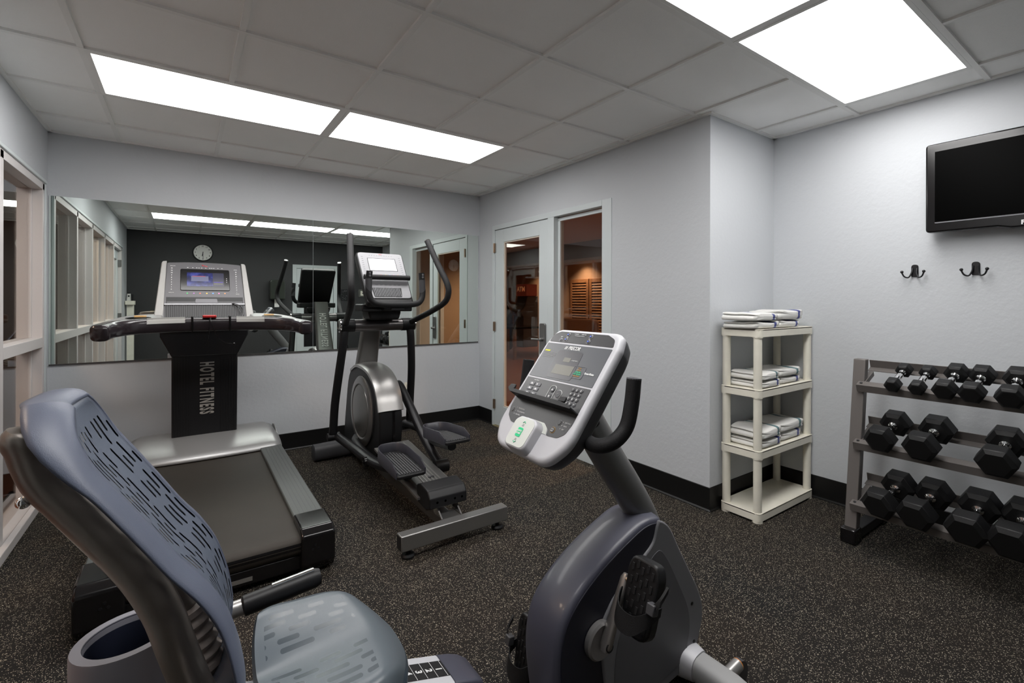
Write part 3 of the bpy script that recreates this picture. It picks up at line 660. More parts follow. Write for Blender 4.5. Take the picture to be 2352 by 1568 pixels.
TW = [
 (3, 'top shelf', ((2.79, 1.515, .27, .235, .043, tw_blue, 'lower folded white towel of the left stack on the top shelf', 0.0), (2.775, 1.51, .265, .24, .052, tw_blue, 'upper folded white towel of the left stack on the top shelf', 0.0)),
                  ((3.10, 1.52, .24, .23, .045, tw_blue, 'lower folded white towel of the right stack on the top shelf', 0.0), (3.085, 1.515, .285, .235, .062, tw_blue, 'upper folded white towel of the right stack on the top shelf', 0.0))),
 (2, 'second shelf', ((2.872, 1.515, .215, .235, .042, tw_blue, 'lower blue-striped towel of the left stack on the second shelf', 0.0), (2.874, 1.515, .20, .235, .046, tw_teal, 'upper teal-striped towel of the left stack on the second shelf', 0.0)),
                     ((3.13, 1.53, .24, .22, .042, tw_blue, 'lower blue-striped towel of the right stack on the second shelf', 0.0), (3.115, 1.525, .25, .225, .048, tw_teal, 'upper teal-striped towel of the right stack on the second shelf', 0.0))),
 (1, 'third shelf', ((2.872, 1.515, .225, .235, .050, tw_blue, 'lower blue-striped towel of the left stack on the third shelf', 0.0), (2.872, 1.51, .215, .24, .060, tw_teal, 'upper teal-striped towel of the left stack on the third shelf', 0.0)),
                    ((3.14, 1.53, .25, .22, .052, tw_blue, 'lower blue-striped towel of the right stack on the third shelf', 0.0), (3.13, 1.525, .285, .225, .060, tw_teal, 'upper teal-striped towel of the right stack on the third shelf', 0.0)))]
sd = 1
for ti, nm, A, B in TW:
    for st in (A, B):
        z = TOPS[ti]+.0015
        for (x0, y0, L, Wd, h, m, lb, sk) in st:
            towel(x0, y0, L, Wd, z, h, m, sd, lb, 'folded towels on the '+nm, sk); sd += 1; z += h+.0045

# ------------------------------------------------------------ dumbbell rack
rk = thing('dumbbell_rack', (3.2, .5, 0), 'taupe metal three-tier dumbbell rack against the side wall', 'rack')
RY0, RY1 = -0.28, 1.10
for yc in (RY1, RY0):
    s = 1 if yc == RY1 else -1
    ya, yb = (yc-.022, yc+.038) if s > 0 else (yc-.038, yc+.022)
    b = nb(); fprism(b, [(3.022, .075), (3.072, .075), (3.195, 1.012), (3.145, 1.012)], O_, X_, Z_, Y_, ya, yb); obj('upright', b, rackm, rk, bevel=.004)
    b = nb(); box(b, 3.02, 3.46, ya, yb, .015, .065); obj('base_foot', b, blkmetal, rk, bevel=.003)
    b = nb(); box(b, 2.985, 3.075, ya-.008, yb+.008, .001, .082); obj('foot_cap', b, blkgloss, rk, bevel=.006)
    b = nb(); box(b, 3.40, 3.47, ya-.005, yb+.005, .001, .075); obj('rear_foot_cap', b, blkgloss, rk, bevel=.006)
tiers = [(3.085, .872, 3.30, .958), (3.042, .555, 3.28, .628), (3.0, .222, 3.26, .300)]
for x, z, xb, zb in tiers:
    al = math.atan2(zb-z, xb-x); U = Vector((math.cos(al), 0, math.sin(al))); N = Vector((-math.sin(al), 0, math.cos(al))); o = Vector((x, 0, z))
    L = (Vector((xb, 0, zb))-o).length
    b = nb(); fbox(b, o, U, Y_, N, 0, .050, RY0-.02, RY1+.005, -.004, 0); fbox(b, o, U, Y_, N, 0, .004, RY0-.02, RY1+.005, -.042, 0); obj('front_rail', b, rackm, rk, bevel=.001)
    b = nb(); fbox(b, o, U, Y_, N, L-.05, L, RY0-.02, RY1+.005, -.004, 0); fbox(b, o, U, Y_, N, L-.004, L, RY0-.02, RY1+.005, -.0, .045); obj('rear_rail', b, rackm, rk, bevel=.001)
    for ya in (RY1-.026, RY0+.0):
        b = nb(); fbox(b, o, U, Y_, N, .05, L-.05, ya, ya+.025, -.03, -.004); obj('tier_bracket', b, rackm, rk, bevel=.001)
        b = nb(); lathe(b, [(.007, 0), (.007, .004), (.003, .006)], o+U*.025+Y_*(ya+.012), N, 12); obj('bolt', b, blkmetal, rk)
def dumbbell_proto(hexw, hl, gap, name='hex_dumbbell'):
    """axis along local X, centre at origin; flats resting down (local -Z)"""
    root = bpy.data.objects.new(name, None); COL.objects.link(root); OFF[root] = Vector(); root.empty_display_size = .05
    r = hexw/2/math.cos(R(30))
    for s in (-1, 1):
        b = nb(); rings = []
        for f, q in ((0, .72), (.16, 1.0), (.84, 1.0), (1.0, .74)):
            x = s*(gap/2+f*hl); rings.append([Vector((x, math.cos(R(60*j))*r*q, math.sin(R(60*j))*r*q)) for j in range(6)])
        loft(b, rings); obj('head', b, rubber, root, bevel=.003, seg=2, angle=25)
    b = nb(); k = hexw/.1
    prof = [(.020*k**.4, -gap/2-.004), (.020*k**.4, -gap/2+.006), (.014, -gap/2+.012), (.0125, -gap/2+.02), (.0155, -gap/4), (.0165, 0), (.0155, gap/4), (.0125, gap/2-.02), (.014, gap/2-.012), (.020*k**.4, gap/2-.006), (.020*k**.4, gap/2+.004)]
    lathe(b, prof, (0, 0, 0), X_, 20); obj('handle', b, chrome, root)
    return root
DB = [  # tier, front head y, width, count from the rack's left end, yaw
 (0, .921, .068, 'smallest hex dumbbell at the left end of the top tier', 1), (0, .817, .068, 'small hex dumbbell second from the left on the top tier', 1), (0, .703, .090, 'hex dumbbell third from the left on the top tier', 3), (0, .604, .092, 'hex dumbbell fourth from the left on the top tier', 2), (0, .475, .098, 'hex dumbbell at the right edge of the photo on the top tier', 0),
 (1, .956, .126, 'hex dumbbell at the left end of the middle tier', 4), (1, .780, .134, 'hex dumbbell second from the left on the middle tier', 5), (1, .512, .132, 'hex dumbbell after the gap on the middle tier', 1), (1, .345, .135, 'hex dumbbell cut by the photo edge on the middle tier', 1),
 (2, .935, .140, 'hex dumbbell at the left end of the bottom tier', 8), (2, .784, .143, 'hex dumbbell second from the left on the bottom tier', 6), (2, .600, .146, 'large hex dumbbell third from the left on the bottom tier', 2), (2, .448, .150, 'largest hex dumbbell at the right edge of the bottom tier', 4)]
protos = {}
for ti, y, wd, lb, yw in DB:
    key = round(wd, 3); x, z, xb, zb = tiers[ti]; al = math.atan2(zb-z, xb-x)
    if key not in protos:
        hl = .035+wd*.36 if wd < .1 else .080+(wd-.126)*.6; gap = .115 if wd < .1 else .118
        d = dumbbell_proto(wd, hl, gap); protos[key] = (d, hl, gap)
    else: d = copy_tree(protos[key][0], (0, 0, 0))
    _, hl, gap = protos[key]
    U = Vector((math.cos(al), 0, math.sin(al))); N = Vector((-math.sin(al), 0, math.cos(al)))
    c = Vector((x, 0, z))+U*(.03+gap/2-.010*(wd < .1))+N*(wd/2+.001); c.y = y
    d.location = c; d.rotation_euler = (0, -al, R(-yw))
    d['label'] = lb; d['category'] = 'dumbbell'; d['group'] = 'hex dumbbells on the '+('top', 'middle', 'bottom')[ti]+' tier'

# ------------------------------------------------------------ treadmill
TX = 0.13
tm = thing('treadmill', (TX, 3.4, 0), 'black and silver treadmill facing the mirror, with a lit blue screen', 'treadmill')
TL, TR = -.345, .605
def slab(b, x0, x1, ys, zt, zb):   # ys list, zt/zb lists
    rings = [[Vector((x0, y, a)), Vector((x1, y, a)), Vector((x1, y, c)), Vector((x0, y, c))] for y, a, c in zip(ys, zt, zb)]
    loft(b, rings)
for x0, x1 in ((TL, TL+.150), (TR-.145, TR)):
    b = nb(); slab(b, x0, x1, [2.60, 2.75, 4.20], [.212, .218, .235], [.10, .10, .10]); s = obj('side_rail', b, railtop, tm, bevel=.006)
    b = nb()
    for i in range(5):
        xx = x0+.032+i*.021; slab(b, xx, xx+.002, [2.74, 4.18], [.2185, .2358], [.212, .23])
    obj('tread_ribs', b, dgrey, s)
b = nb(); rings = []
for y, z in [(2.528, .105), (2.512, .125), (2.508, .15), (2.515, .172), (2.535, .187), (2.56, .192), (3.2, .200), (4.3, .215)]:
    rings.append([Vector((TL+.142, y, z)), Vector((TR-.138, y, z)), Vector((TR-.138, y+(.02 if z < .19 else 0), z-.012)), Vector((TL+.142, y+(.02 if z < .19 else 0), z-.012))])
loft(b, rings); obj('belt', b, belt_m, tm, angle=50)
b = nb(); slab(b, TL+.02, TR-.02, [2.60, 4.42], [.188, .20], [.045, .045]); obj('deck_frame', b, blk, tm, bevel=.005)
b = nb(); tube(b, [(TL+.15, 2.545, .148), (TR-.145, 2.545, .148)], .037, 20); obj('rear_roller', b, blkgloss, tm)
for s in (0, 1):
    x0, x1 = (TL-.008, TL+.152) if s == 0 else (TR-.148, TR+.008)
    b = nb(); pf = rpoly([(2.70, .015), (2.52, .015), (2.488, .06), (2.488, .198), (2.53, .226), (2.72, .230)], [.0, .02, .02, .03, .03, 0])
    prism(b, pf, 'x', x0, x1); ec = obj('rear_end_cap', b, blkgloss, tm, bevel=.012, seg=3)
    for xx, zz in ((.05, .13), (.075, .13), (.062, .15)):
        b = nb(); lathe(b, [(.006, 0), (.006, .003)], ((x0+xx) if s else (x1-xx), 2.4885, zz), (0, -1, 0), 12); obj('bolt_recess', b, blk, ec)
b = nb(); box(b, TL+.13, TR-.13, 2.53, 2.60, .03, .10); obj('rear_crossmember', b, blkgloss, tm, bevel=.006)
b = nb(); box(b, TL+.25, TL+.60, 2.5265, 2.53, .048, .066); sp_ = obj('warning_plate', b, brasspad, tm)
for yy in (2.62, 4.3):
    for xx in (TL+.05, TR-.05): b = nb(); lathe(b, [(.03, .001), (.032, .02), (.018, .024), (.018, .05)], (xx, yy, 0), Z_, 16); obj('foot_pad', b, blk, tm)
# motor hood
b = nb(); HN = 21
def hood_ring(y, z, xl, xr, arch, drop):
    r = []
    for j in range(HN):
        f = j/(HN-1)*2-1; x = (xl+xr)/2+(xr-xl)/2*f
        edge = max(0, abs(f)-.88)/.12
        r.append(Vector((x, y-arch*(1-f*f), z-drop*edge*edge)))
    return r
rows = [hood_ring(4.085, .218, TL-.004, TR+.004, .035, .01), hood_ring(4.10, .238, TL-.004, TR+.004, .035, .01), hood_ring(4.14, .262, TL-.002, TR+.002, .03, .012), hood_ring(4.22, .290, TL+.002, TR-.002, .02, .015), hood_ring(4.33, .325, TL+.02, TR-.02, .01, .02), hood_ring(4.42, .345, TL+.035, TR-.035, 0, .02), hood_ring(4.50, .335, TL+.04, TR-.04, 0, .02), hood_ring(4.56, .26, TL+.045, TR-.045, 0, .02), hood_ring(4.58, .05, TL+.045, TR-.045, 0, 0)]
loft(b, rows, False, False, closed=False)
obj('motor_hood', b, silverp, tm, solid=.006, angle=60)
for s in (0, 1):
    b = nb(); x = TL+.004 if s == 0 else TR-.010
    prism(b, [(4.10, .04), (4.10, .225), (4.14, .25), (4.22, .275), (4.33, .31), (4.42, .325), (4.5, .31), (4.56, .24), (4.57, .04)], 'x', x, x+.006); obj('hood_side', b, silverp, tm)
# upright post
b = nb(); slab(b, TX-.215, TX+.208, [4.335, 4.325, 4.29, 4.27], [0, 0, 0, 0], [0, 0, 0, 0]); b.free()
PU = Vector((0, -.10, 1)).normalized(); PO = Vector((TX-.005, 4.345, .335)); PN = Vector((0, -1, -.10)).normalized()
b = nb(); fbox(b, PO, X_, PU, PN, -.205, .205, -.02, .665, -.06, .0); post = obj('upright_post', b, blkmetal, tm, bevel=.008)
b = nb()
for s in (-1, 1):
    for i in range(6): xx = s*(.102+i*.017); fbox(b, PO, X_, PU, PN, xx-.004, xx+.004, 0, .655, 0, .003)
obj('post_ribs', b, blk, post)
b = nb(); text(b, 'HOTEL FITNESS', .118, PO+X_*.005+PU*.352+PN*.0012, -PU, X_, PN, xs=.385, off=.0045, spacing=1.30)
obj('lettering', b, hotelink, post, flat=True)
b = nb(); fprism(b, [(-.205, .60), (.205, .60), (.272, .75), (.272, .80), (-.272, .80), (-.272, .75)], PO, X_, PU, PN, -.05, .012); obj('console_support', b, blkmetal, tm, bevel=.008)
# hand rail with crossbar
bar = cr([(-.350, 3.18, 1.172), (-.345, 3.22, 1.176), (-.325, 3.33, 1.183), (-.26, 3.42, 1.190), (-.15, 3.475, 1.194), (0.0, 3.50, 1.196), (.13, 3.503, 1.196), (.26, 3.50, 1.196), (.41, 3.475, 1.194), (.52, 3.42, 1.190), (.585, 3.33, 1.183), (.605, 3.22, 1.176), (.610, 3.18, 1.172)], 5)
rr = [(.043, .040)]*len(bar)
for i in range(3): rr[i] = (.030+.006*i, .030+.004*i); rr[-1-i] = (.030+.006*i, .030+.004*i)
rr[0] = rr[-1] = (.022, .02)
b = nb(); tube(b, bar, rr, 20, up=Z_, sq=3.4); hr = obj('handrail', b, mat('gloss_aubergine_plastic', (.022, .017, .020), .22, coat=.2), tm)
for xa, xb_ in ((-.185, .02), (.245, .43)):
    b = nb(); P = [p for p in bar if xa <= p.x <= xb_]
    loft(b, [[p+Vector((0, -.043, .012)), p+Vector((0, -.040, .032)), p+Vector((0, -.018, .0455)), p+Vector((0, .01, .0455)), p+Vector((0, .01, .035)), p+Vector((0, -.03, .012))] for p in P]); obj('pulse_plate', b, brasspad, hr)
for xc in (.035, .225):
    b = nb(); P = [p for p in bar if abs(p.x-xc) < .02] or [Vector((xc, 3.5, 1.196))]; p = P[0]; box(b, xc-.006, xc+.006, p.y-.046, p.y+.03, p.z-.044, p.z+.050); obj('collar', b, blkgloss, hr, bevel=.003)
for s in (-1, 1):
    b = nb(); P = [(TX+s*.478, 3.24), (TX+s*.482, 3.45), (TX+s*.470, 3.75), (TX+s*.41, 4.0), (TX+s*.27, 4.10), (TX+s*.25, 3.62), (TX+s*.33, 3.50), (TX+s*.42, 3.36)]
    pol = [(q.x, q.y) for q in cr([(p[0], p[1], 0) for p in P]+[(P[0][0], P[0][1], 0)], 4)[:-1]]
    top = [b.verts.new((x, y, 1.212+.035*(y-3.2)/.9)) for x, y in pol]; bot = [b.verts.new((x, y, 1.175+.03*(y-3.2)/.9)) for x, y in pol]
    b.faces.new(top); b.faces.new(bot[::-1]); kk = len(pol)
    for i in range(kk): b.faces.new([top[i], bot[i], bot[(i+1) % kk], top[(i+1) % kk]])
    tr = obj('side_tray', b, silverp, tm, bevel=.008, seg=3)
    b = nb(); c = circ(TX+s*.36, 3.72, .062, 24, .11); v = [b.verts.new((x, y, 1.2135+.035*(y-3.2)/.9)) for x, y in c]; b.faces.new(v); obj('cup_recess', b, blkgloss, tr, flat=True)
    b = nb(); box(b, TX+s*.36-.03, TX+s*.36+.03, 3.86, 3.90, 1.236, 1.244); obj('sticker', b, orangep, tr)
# console
CO = Vector((.12, 4.0, 1.218)); CW = Vector((0, .25, .395)).normalized(); CN = X_.cross(CW)
b = nb(); out = rpoly([(-.268, 0), (.268, 0), (.245, .468), (-.245, .468)], [.015, .015, .03, .03])
out = [(x, y+(.012*(1-(x/.245)**2) if y > .4 else 0)) for x, y in out]
fprism(b, rpoly([(-.25, .0), (.25, .0), (.229, .468), (.12, .477), (0, .480), (-.12, .477), (-.229, .468)], [.01, .01, .02, 0, 0, 0, .02]), CO, X_, CW, CN, -.055, .0); con = obj('console', b, mat('console_charcoal_satin', (.080, .077, .083), .42, .2), tm, bevel=.008)
for s in (-1, 1):
    b = nb(); fprism(b, rpoly([(s*.240, -.005), (s*.290, -.005), (s*.256, .455), (s*.250, .470), (s*.226, .474)], [.006, .01, .02, .01, 0]), CO, X_, CW, CN, -.065, .010); obj('side_trim', b, mat('trim_silver_paint', (.30, .295, .285), .5, .3), con, bevel=.006, seg=3)
b = nb(); fprism(b, rrect(-.148, .148, .227, .412, .012), CO, X_, CW, CN, 0, .005); sc = obj('screen_bezel', b, blkgloss, con, bevel=.003)
b = nb(); fbox(b, CO, X_, CW, CN, -.110, .044, .262, .380, .005, .0056); obj('display', b, screenm, sc, flat=True)
b = nb(); fbox(b, CO, X_, CW, CN, .044, .112, .262, .380, .005, .0056); obj('display_panel', b, scrpanel, sc, flat=True)
b = nb(); fbox(b, CO, X_, CW, CN, -.085, .018, .305, .35, .0056, .0059); obj('display_picture', b, mat('scr2', (.02, .02, .03), .3, emit=(.12, .14, .35), estr=.5), sc, flat=True)
b = nb(); fbox(b, CO, X_, CW, CN, -.078, .0, .345, .351, .0059, .0061); obj('display_headline', b, mat('scr3', (.02, .0, .0), .3, emit=(.5, .05, .12), estr=.6), sc, flat=True)
b = nb(); fbox(b, CO, X_, CW, CN, .05, .105, .282, .287, .0056, .0060); obj('display_button', b, mat('scr4', (.02, .02, .0), .3, emit=(.35, .33, .22), estr=.6), sc, flat=True)
b = nb(); fbox(b, CO, X_, CW, CN, .05, .105, .296, .301, .0056, .0060); obj('display_bar', b, mat('scr5', (.0, .0, .04), .3, emit=(.15, .08, .7), estr=.6), sc, flat=True)
for q in (.30, .316, .332):
    b = nb(); fprism(b, circ(.129, q, .0025, 10), CO, X_, CW, CN, .005, .006); obj('bezel_key', b, whiteink, sc, flat=True)
b = nb(); fbox(b, CO, X_, CW, CN, -.226, .226, .119, .172, -.010, .0008); ms = obj('media_slot', b, blk, con)
b = nb(); fbox(b, CO, X_, CW, CN, -.222, .222, .119, .134, -.006, .004); obj('slot_lip', b, dgrey, ms)
b = nb(); fprism(b, rpoly([(-.066, .119), (.072, .119), (.066, .156), (-.060, .156)], .004), CO, X_, CW, CN, -.004, .006); obj('slot_keypad', b, mgrey, ms, bevel=.002)
b = nb(); fbox(b, CO, X_, CW, CN, -.232, .232, .006, .105, 0, .0006); vt = obj('fan_vent', b, blk, con)
b = nb()
for i in range(45):
    xx = -.226+i*.01027; fbox(b, CO, X_, CW, CN, xx-.0025, xx+.0025, .008, .104, .0006, .005)
vb = obj('vent_slats', b, mat('vent_grey', (.045, .045, .048), .5, .0), vt)
b = nb(); fbox(b, CO, X_, CW, CN, -.238, .238, .103, .118, 0, .008); obj('vent_hood', b, mat('console_silver_band', (.20, .20, .21), .35, .5), con, bevel=.003)
b = nb(); fbox(b, CO, X_, CW, CN, -.232, .232, .113-.008, .113-.005, .0, .009); b.free()
ICN = [(-.108, (.02, .35, .08)), (-.070, (.28, .10, .35)), (-.034, (.55, .10, .06)), (.006, (.65, .42, .05)), (.043, (.10, .30, .75)), (.079, (.65, .12, .35)), (.116, (.65, .25, .07))]
for i, (x, c) in enumerate(ICN):
    b = nb(); fprism(b, circ(x, .205, .005, 12), CO, X_, CW, CN, 0, .0008); obj('colour_key', b, mat('key_colour_%d' % i, c, .4, emit=c, estr=.25), con, flat=True)
b = nb()
for i, s in enumerate(('15', '12', '10', '9', '8', '7', '5', '3', '1', '0')): text(b, s, .011, CO+X_*(-.198)+CW*(.417-i*.0201)+CN*.0008, X_, CW, CN, off=.0003)
for i, s in enumerate(('12', '11', '10', '9', '8', '7', '6', '5', '4', '1')): text(b, s, .011, CO+X_*(.190)+CW*(.397-i*.0201)+CN*.0008, X_, CW, CN, off=.0003)
text(b, 'INCLINE', .008, CO+X_*(-.192)+CW*.437+CN*.0008, X_, CW, CN); text(b, 'SPEED', .008, CO+X_*.188+CW*.417+CN*.0008, X_, CW, CN)
text(b, 'INCLINE', .008, CO+X_*(-.198)+CW*.210+CN*.0008, X_, CW, CN); text(b, 'SPEED', .008, CO+X_*.195+CW*.200+CN*.0008, X_, CW, CN)
obj('console_print', b, whiteink, con, flat=True)
b = nb()
for x in (-.105, -.075, -.052, -.038, -.022, .003, .027, .039, .052, .078, .103): fbox(b, CO, X_, CW, CN, x-.004, x+.004, .425, .4275, 0, .0008)
obj('upper_print', b, whiteink, con, flat=True)
b = nb(); L = [(-.022, .452), (-.012, .450), (-.017, .441), (-.008, .449), (-.004, .442), (.003, .446), (.006, .440), (.014, .441)]; tube(b, [CO+X_*x+CW*z+CN*.001 for x, z in L], .0018, 6); obj('red_logo', b, mat('red_print', (.7, .02, .03), .4, emit=(.6, 0, .02), estr=.2), con)
b = nb(); box(b, .085, .155, 3.445, 3.485, 1.236, 1.252); sk = obj('safety_key', b, redp, tm, bevel=.005); b = nb(); tube(b, cr([(.125, 3.45, 1.24), (.13, 3.44, 1.20), (.16, 3.43, 1.12), (.20, 3.44, 1.085), (.245, 3.44, 1.075)], 6), .0018, 6); ball(b, (.245, 3.44, 1.075), .007); tube(b, cr([(.12, 3.45, 1.24), (.118, 3.44, 1.18), (.112, 3.435, 1.11), (.095, 3.44, 1.06)], 6), .0018, 6); obj('key_cord', b, blkgloss, sk)
b = nb(); tube(b, cr([CO+X_*.16+CW*.115+CN*.01, CO+X_*.20+CW*.09+CN*.02, CO+X_*.222+CW*.04+CN*.02, CO+X_*.215+CW*.0+CN*.02], 8), .0022, 6); tube(b, cr([CO+X_*.155+CW*.112+CN*.01, CO+X_*.185+CW*.08+CN*.02, CO+X_*.205+CW*.03+CN*.02], 8), .0022, 6); obj('earphone_lead', b, blkgloss, tm)

# ------------------------------------------------------------ elliptical trainer
EX = 1.225
el = thing('elliptical_trainer', (EX, 3.4, 0), 'black and silver elliptical trainer with a lit white screen, between treadmill and door', 'elliptical trainer')
b = nb(); fprism(b, rrect(EX-.037, EX+.037, .045, .115, .006), O_, X_, Z_, Y_, 2.42, 4.25); obj('base_beam', b, steel, el)
b = nb(); tube(b, [(EX-.335, 2.385, .088), (EX+.335, 2.385, .088)], (.038, .036), 4, up=(0, 1, 1)); b.free()
b = nb(); box(b, EX-.325, EX+.325, 2.352, 2.418, .048, .130); rb = obj('rear_stabilizer', b, steel, el, bevel=.005)
b = nb(); box(b, EX-.3265, EX-.3245, 2.358, 2.412, .054, .124); obj('tube_end', b, blk, rb)
for s in (-1, 1):
    b = nb(); lathe(b, [(.034, .001), (.036, .012), (.030, .022), (.012, .024), (.012, .049)], (EX+s*.275, 2.39, 0), Z_, 20); obj('leveling_foot', b, blk, el)
b = nb(); tube(b, [(EX-.36, 4.27, .07), (EX-.35, 4.27, .07), (EX-.10, 4.265, .078), (EX+.10, 4.265, .078), (EX+.35, 4.27, .07), (EX+.36, 4.27, .07)], [(.05, .05), (.065, .064), (.066, .066), (.066, .066), (.065, .064), (.05, .05)], 20, sq=3); obj('front_stabilizer', b, dgrey, el)
# rear track and its cover
b = nb(); fprism(b, [(EX-.105, .0), (EX+.105, .0), (EX+.105, .02), (EX-.105, .02)], Vector((0, 2.60, .215)), X_, Vector((0, -.12, 1)).normalized(), Vector((0, 1, .12)).normalized(), 0, .75); trk = obj('roller_track', b, steel, el, bevel=.003)
b = nb()
for i in range(6): xx = EX-.055+i*.022; fprism(b, [(xx-.004, .02), (xx+.004, .02), (xx+.004, .024), (xx-.004, .024)], Vector((0, 2.62, .216)), X_, Vector((0, -.12, 1)).normalized(), Vector((0, 1, .12)).normalized(), 0, .7)
obj('track_rib', b, silver, trk)
b = nb(); text(b, 'S', .05, Vector((EX+.01, 2.74, .2565)), -Y_, X_, Z_, off=.003); obj('track_letter', b, dgrey, trk, flat=True)
for s in (-1, 1):
    b = nb(); fprism(b, [(EX+s*.085, .0), (EX+s*.135, .0), (EX+s*.135, .014), (EX+s*.085, .014)], Vector((0, 2.60, .19)), X_, Vector((0, -.12, 1)).normalized(), Vector((0, 1, .12)).normalized(), 0, .78); obj('side_track', b, silver, trk)
b = nb(); prism(b, rpoly([(2.47, .175), (2.52, .155), (2.64, .165), (2.66, .262), (2.60, .285), (2.50, .27), (2.47, .23)], [.01, .01, .01, .02, .03, .03, .02]), 'x', EX-.118, EX+.118); cap = obj('track_end_cap', b, blk, el, bevel=.014, seg=3)
for dx in (-.07, -.02, .04, .085):
    b = nb(); lathe(b, [(.007, 0), (.007, .004)], (EX+dx, 2.474, .205), (0, -1, 0), 12); obj('bolt', b, blkgloss, cap)
for s in (-1, 1):
    b = nb(); prism(b, [(2.43, .125), (2.53, .125), (2.58, .19), (2.52, .19)], 'x', EX+s*.060-.004, EX+s*.060+.004); obj('rear_bracket', b, chrome, el)
b = nb(); box(b, EX-.055, EX+.055, 2.42, 2.52, .114, .122); obj('bracket_plate', b, steel, el)
# flywheel housing
prof = [(4.25, .06), (4.335, .12), (4.34, .25), (4.30, .42), (4.23, .66), (4.13, .77), (4.0, .812), (3.88, .818), (3.73, .805), (3.62, .775), (3.52, .72), (3.45, .64), (3.415, .54), (3.405, .42), (3.42, .29), (3.48, .20), (3.60, .13), (3.80, .06)]
pc = [(p.x, p.y) for p in cr([(a, c, 0) for a, c in prof]+[(prof[0][0], prof[0][1], 0)], 3)[:-1]]
b = nb(); prism(b, pc, 'x', EX-.085, EX+.085); hs = obj('flywheel_housing', b, blk, el, bevel=.012, seg=3, angle=50)
# silver band over the rim
arc = [(4.14, .775), (4.0, .826), (3.88, .834), (3.74, .823), (3.63, .795), (3.525, .737), (3.445, .65), (3.398, .54)]
ac = [Vector((0, q.x, q.y)) for q in cr([(a, c, 0) for a, c in arc], 4)]
b = nb(); rings = []
for i, p in enumerate(ac):
    t = (ac[min(i+1, len(ac)-1)]-ac[max(i-1, 0)]).normalized(); n_ = Vector((0, t.z, -t.y)); n_ = n_ if n_.z > 0 or n_.y < 0 else -n_
    hw = .094; r = []
    for q in range(9): f = q/8*2-1; r.append(p+X_*(EX+hw*f)+n_*(.006-.016*abs(f)**3.5))
    r += [p+X_*(EX+hw)-n_*.03, p+X_*(EX-hw)-n_*.03]
    rings.append(r)
loft(b, rings); obj('silver_fender', b, silver, hs, angle=50)
b = nb(); box(b, EX+.012, EX+.026, 3.400, 3.42, .18, .53); obj('housing_slot', b, blkgloss, hs)
for s in (-1, 1):
    b = nb(); lathe(b, [(.270, 0), (.274, .012), (.262, .022), (.215, .026), (.205, .018), (.200, .018)], (EX+s*.083, 3.81, .475), (s, 0, 0), 48); dk = obj('side_disc', b, steel, hs)
    b = nb(); lathe(b, [(.205, .012), (.200, .024), (.18, .028), (.0, .032)], (EX+s*.083, 3.81, .475), (s, 0, 0), 48); obj('disc_centre', b, mat('disc_grey_%d' % (s+1), (.20, .195, .185), .32, .7), dk)
# mast
b = nb(); MU = Vector((0, -.10, .36)).normalized()
rings = []
for f, wx, wy in ((0, .085, .045), (.3, .078, .042), (1, .066, .038)):
    c = Vector((EX, 4.02, .76))+(Vector((EX, 3.80, 1.33))-Vector((EX, 4.02, .76)))*f
    rings.append([Vector((c.x+a, c.y+d, c.z)) for a, d in rrect(-wx, wx, -wy, wy, .02, 3)])
loft(b, rings); ma = obj('mast', b, mat('mast_grey_metal', (.13, .128, .122), .42, .45), el, angle=50)
b = nb(); MN = Vector((0, .57, .22)).normalized(); MW = Vector((0, -.22, .57)).normalized()
text(b, 'HOTEL FITNESS', .092, Vector((EX, 3.965, 1.03)), -MW, -X_, MN, xs=.50, off=.0025, spacing=1.22); obj('lettering', b, white_m, ma, flat=True)
b = nb(); fprism(b, rrect(-.010, .012, -.075, .06, .002), Vector((EX+.005, 3.905, .99)), X_, MW, -MN, -.012, .0035); ws = obj('warning_label', b, palepad, ma); b = nb(); fprism(b, rrect(-.010, .012, .048, .06, .001), Vector((EX+.005, 3.905, .99)), X_, MW, -MN, .0035, .004); obj('label_heading', b, redp, ws)
b = nb(); tube(b, [(EX-.19, 3.70, 1.153), (EX+.19, 3.70, 1.153)], .046, 28); obj('cross_tube', b, mat('cross_tube_steel', (.16, .15, .15), .28, .75), el)
b = nb(); fprism(b, rrect(-.05, .05, -.06, .06, .02), Vector((EX, 3.78, 1.12)), X_, Y_, Z_, 0, .12); obj('mast_head', b, blk, el, bevel=.01)
b = nb(); fprism(b, rpoly([(-.19, 0), (.19, 0), (.19, .055), (-.19, .055)], .012), Vector((EX, 3.50, 1.262)), X_, Z_, Y_, -.02, .16); obj('console_tray', b, blk, el, bevel=.008)
b = nb(); fprism(b, rpoly([(-.11, 0), (.11, 0), (.13, .07), (-.13, .07)], .02), Vector((EX, 3.56, 1.20)), X_, Z_, Y_, -.02, .15); obj('swivel_mount', b, blk, el, bevel=.02)
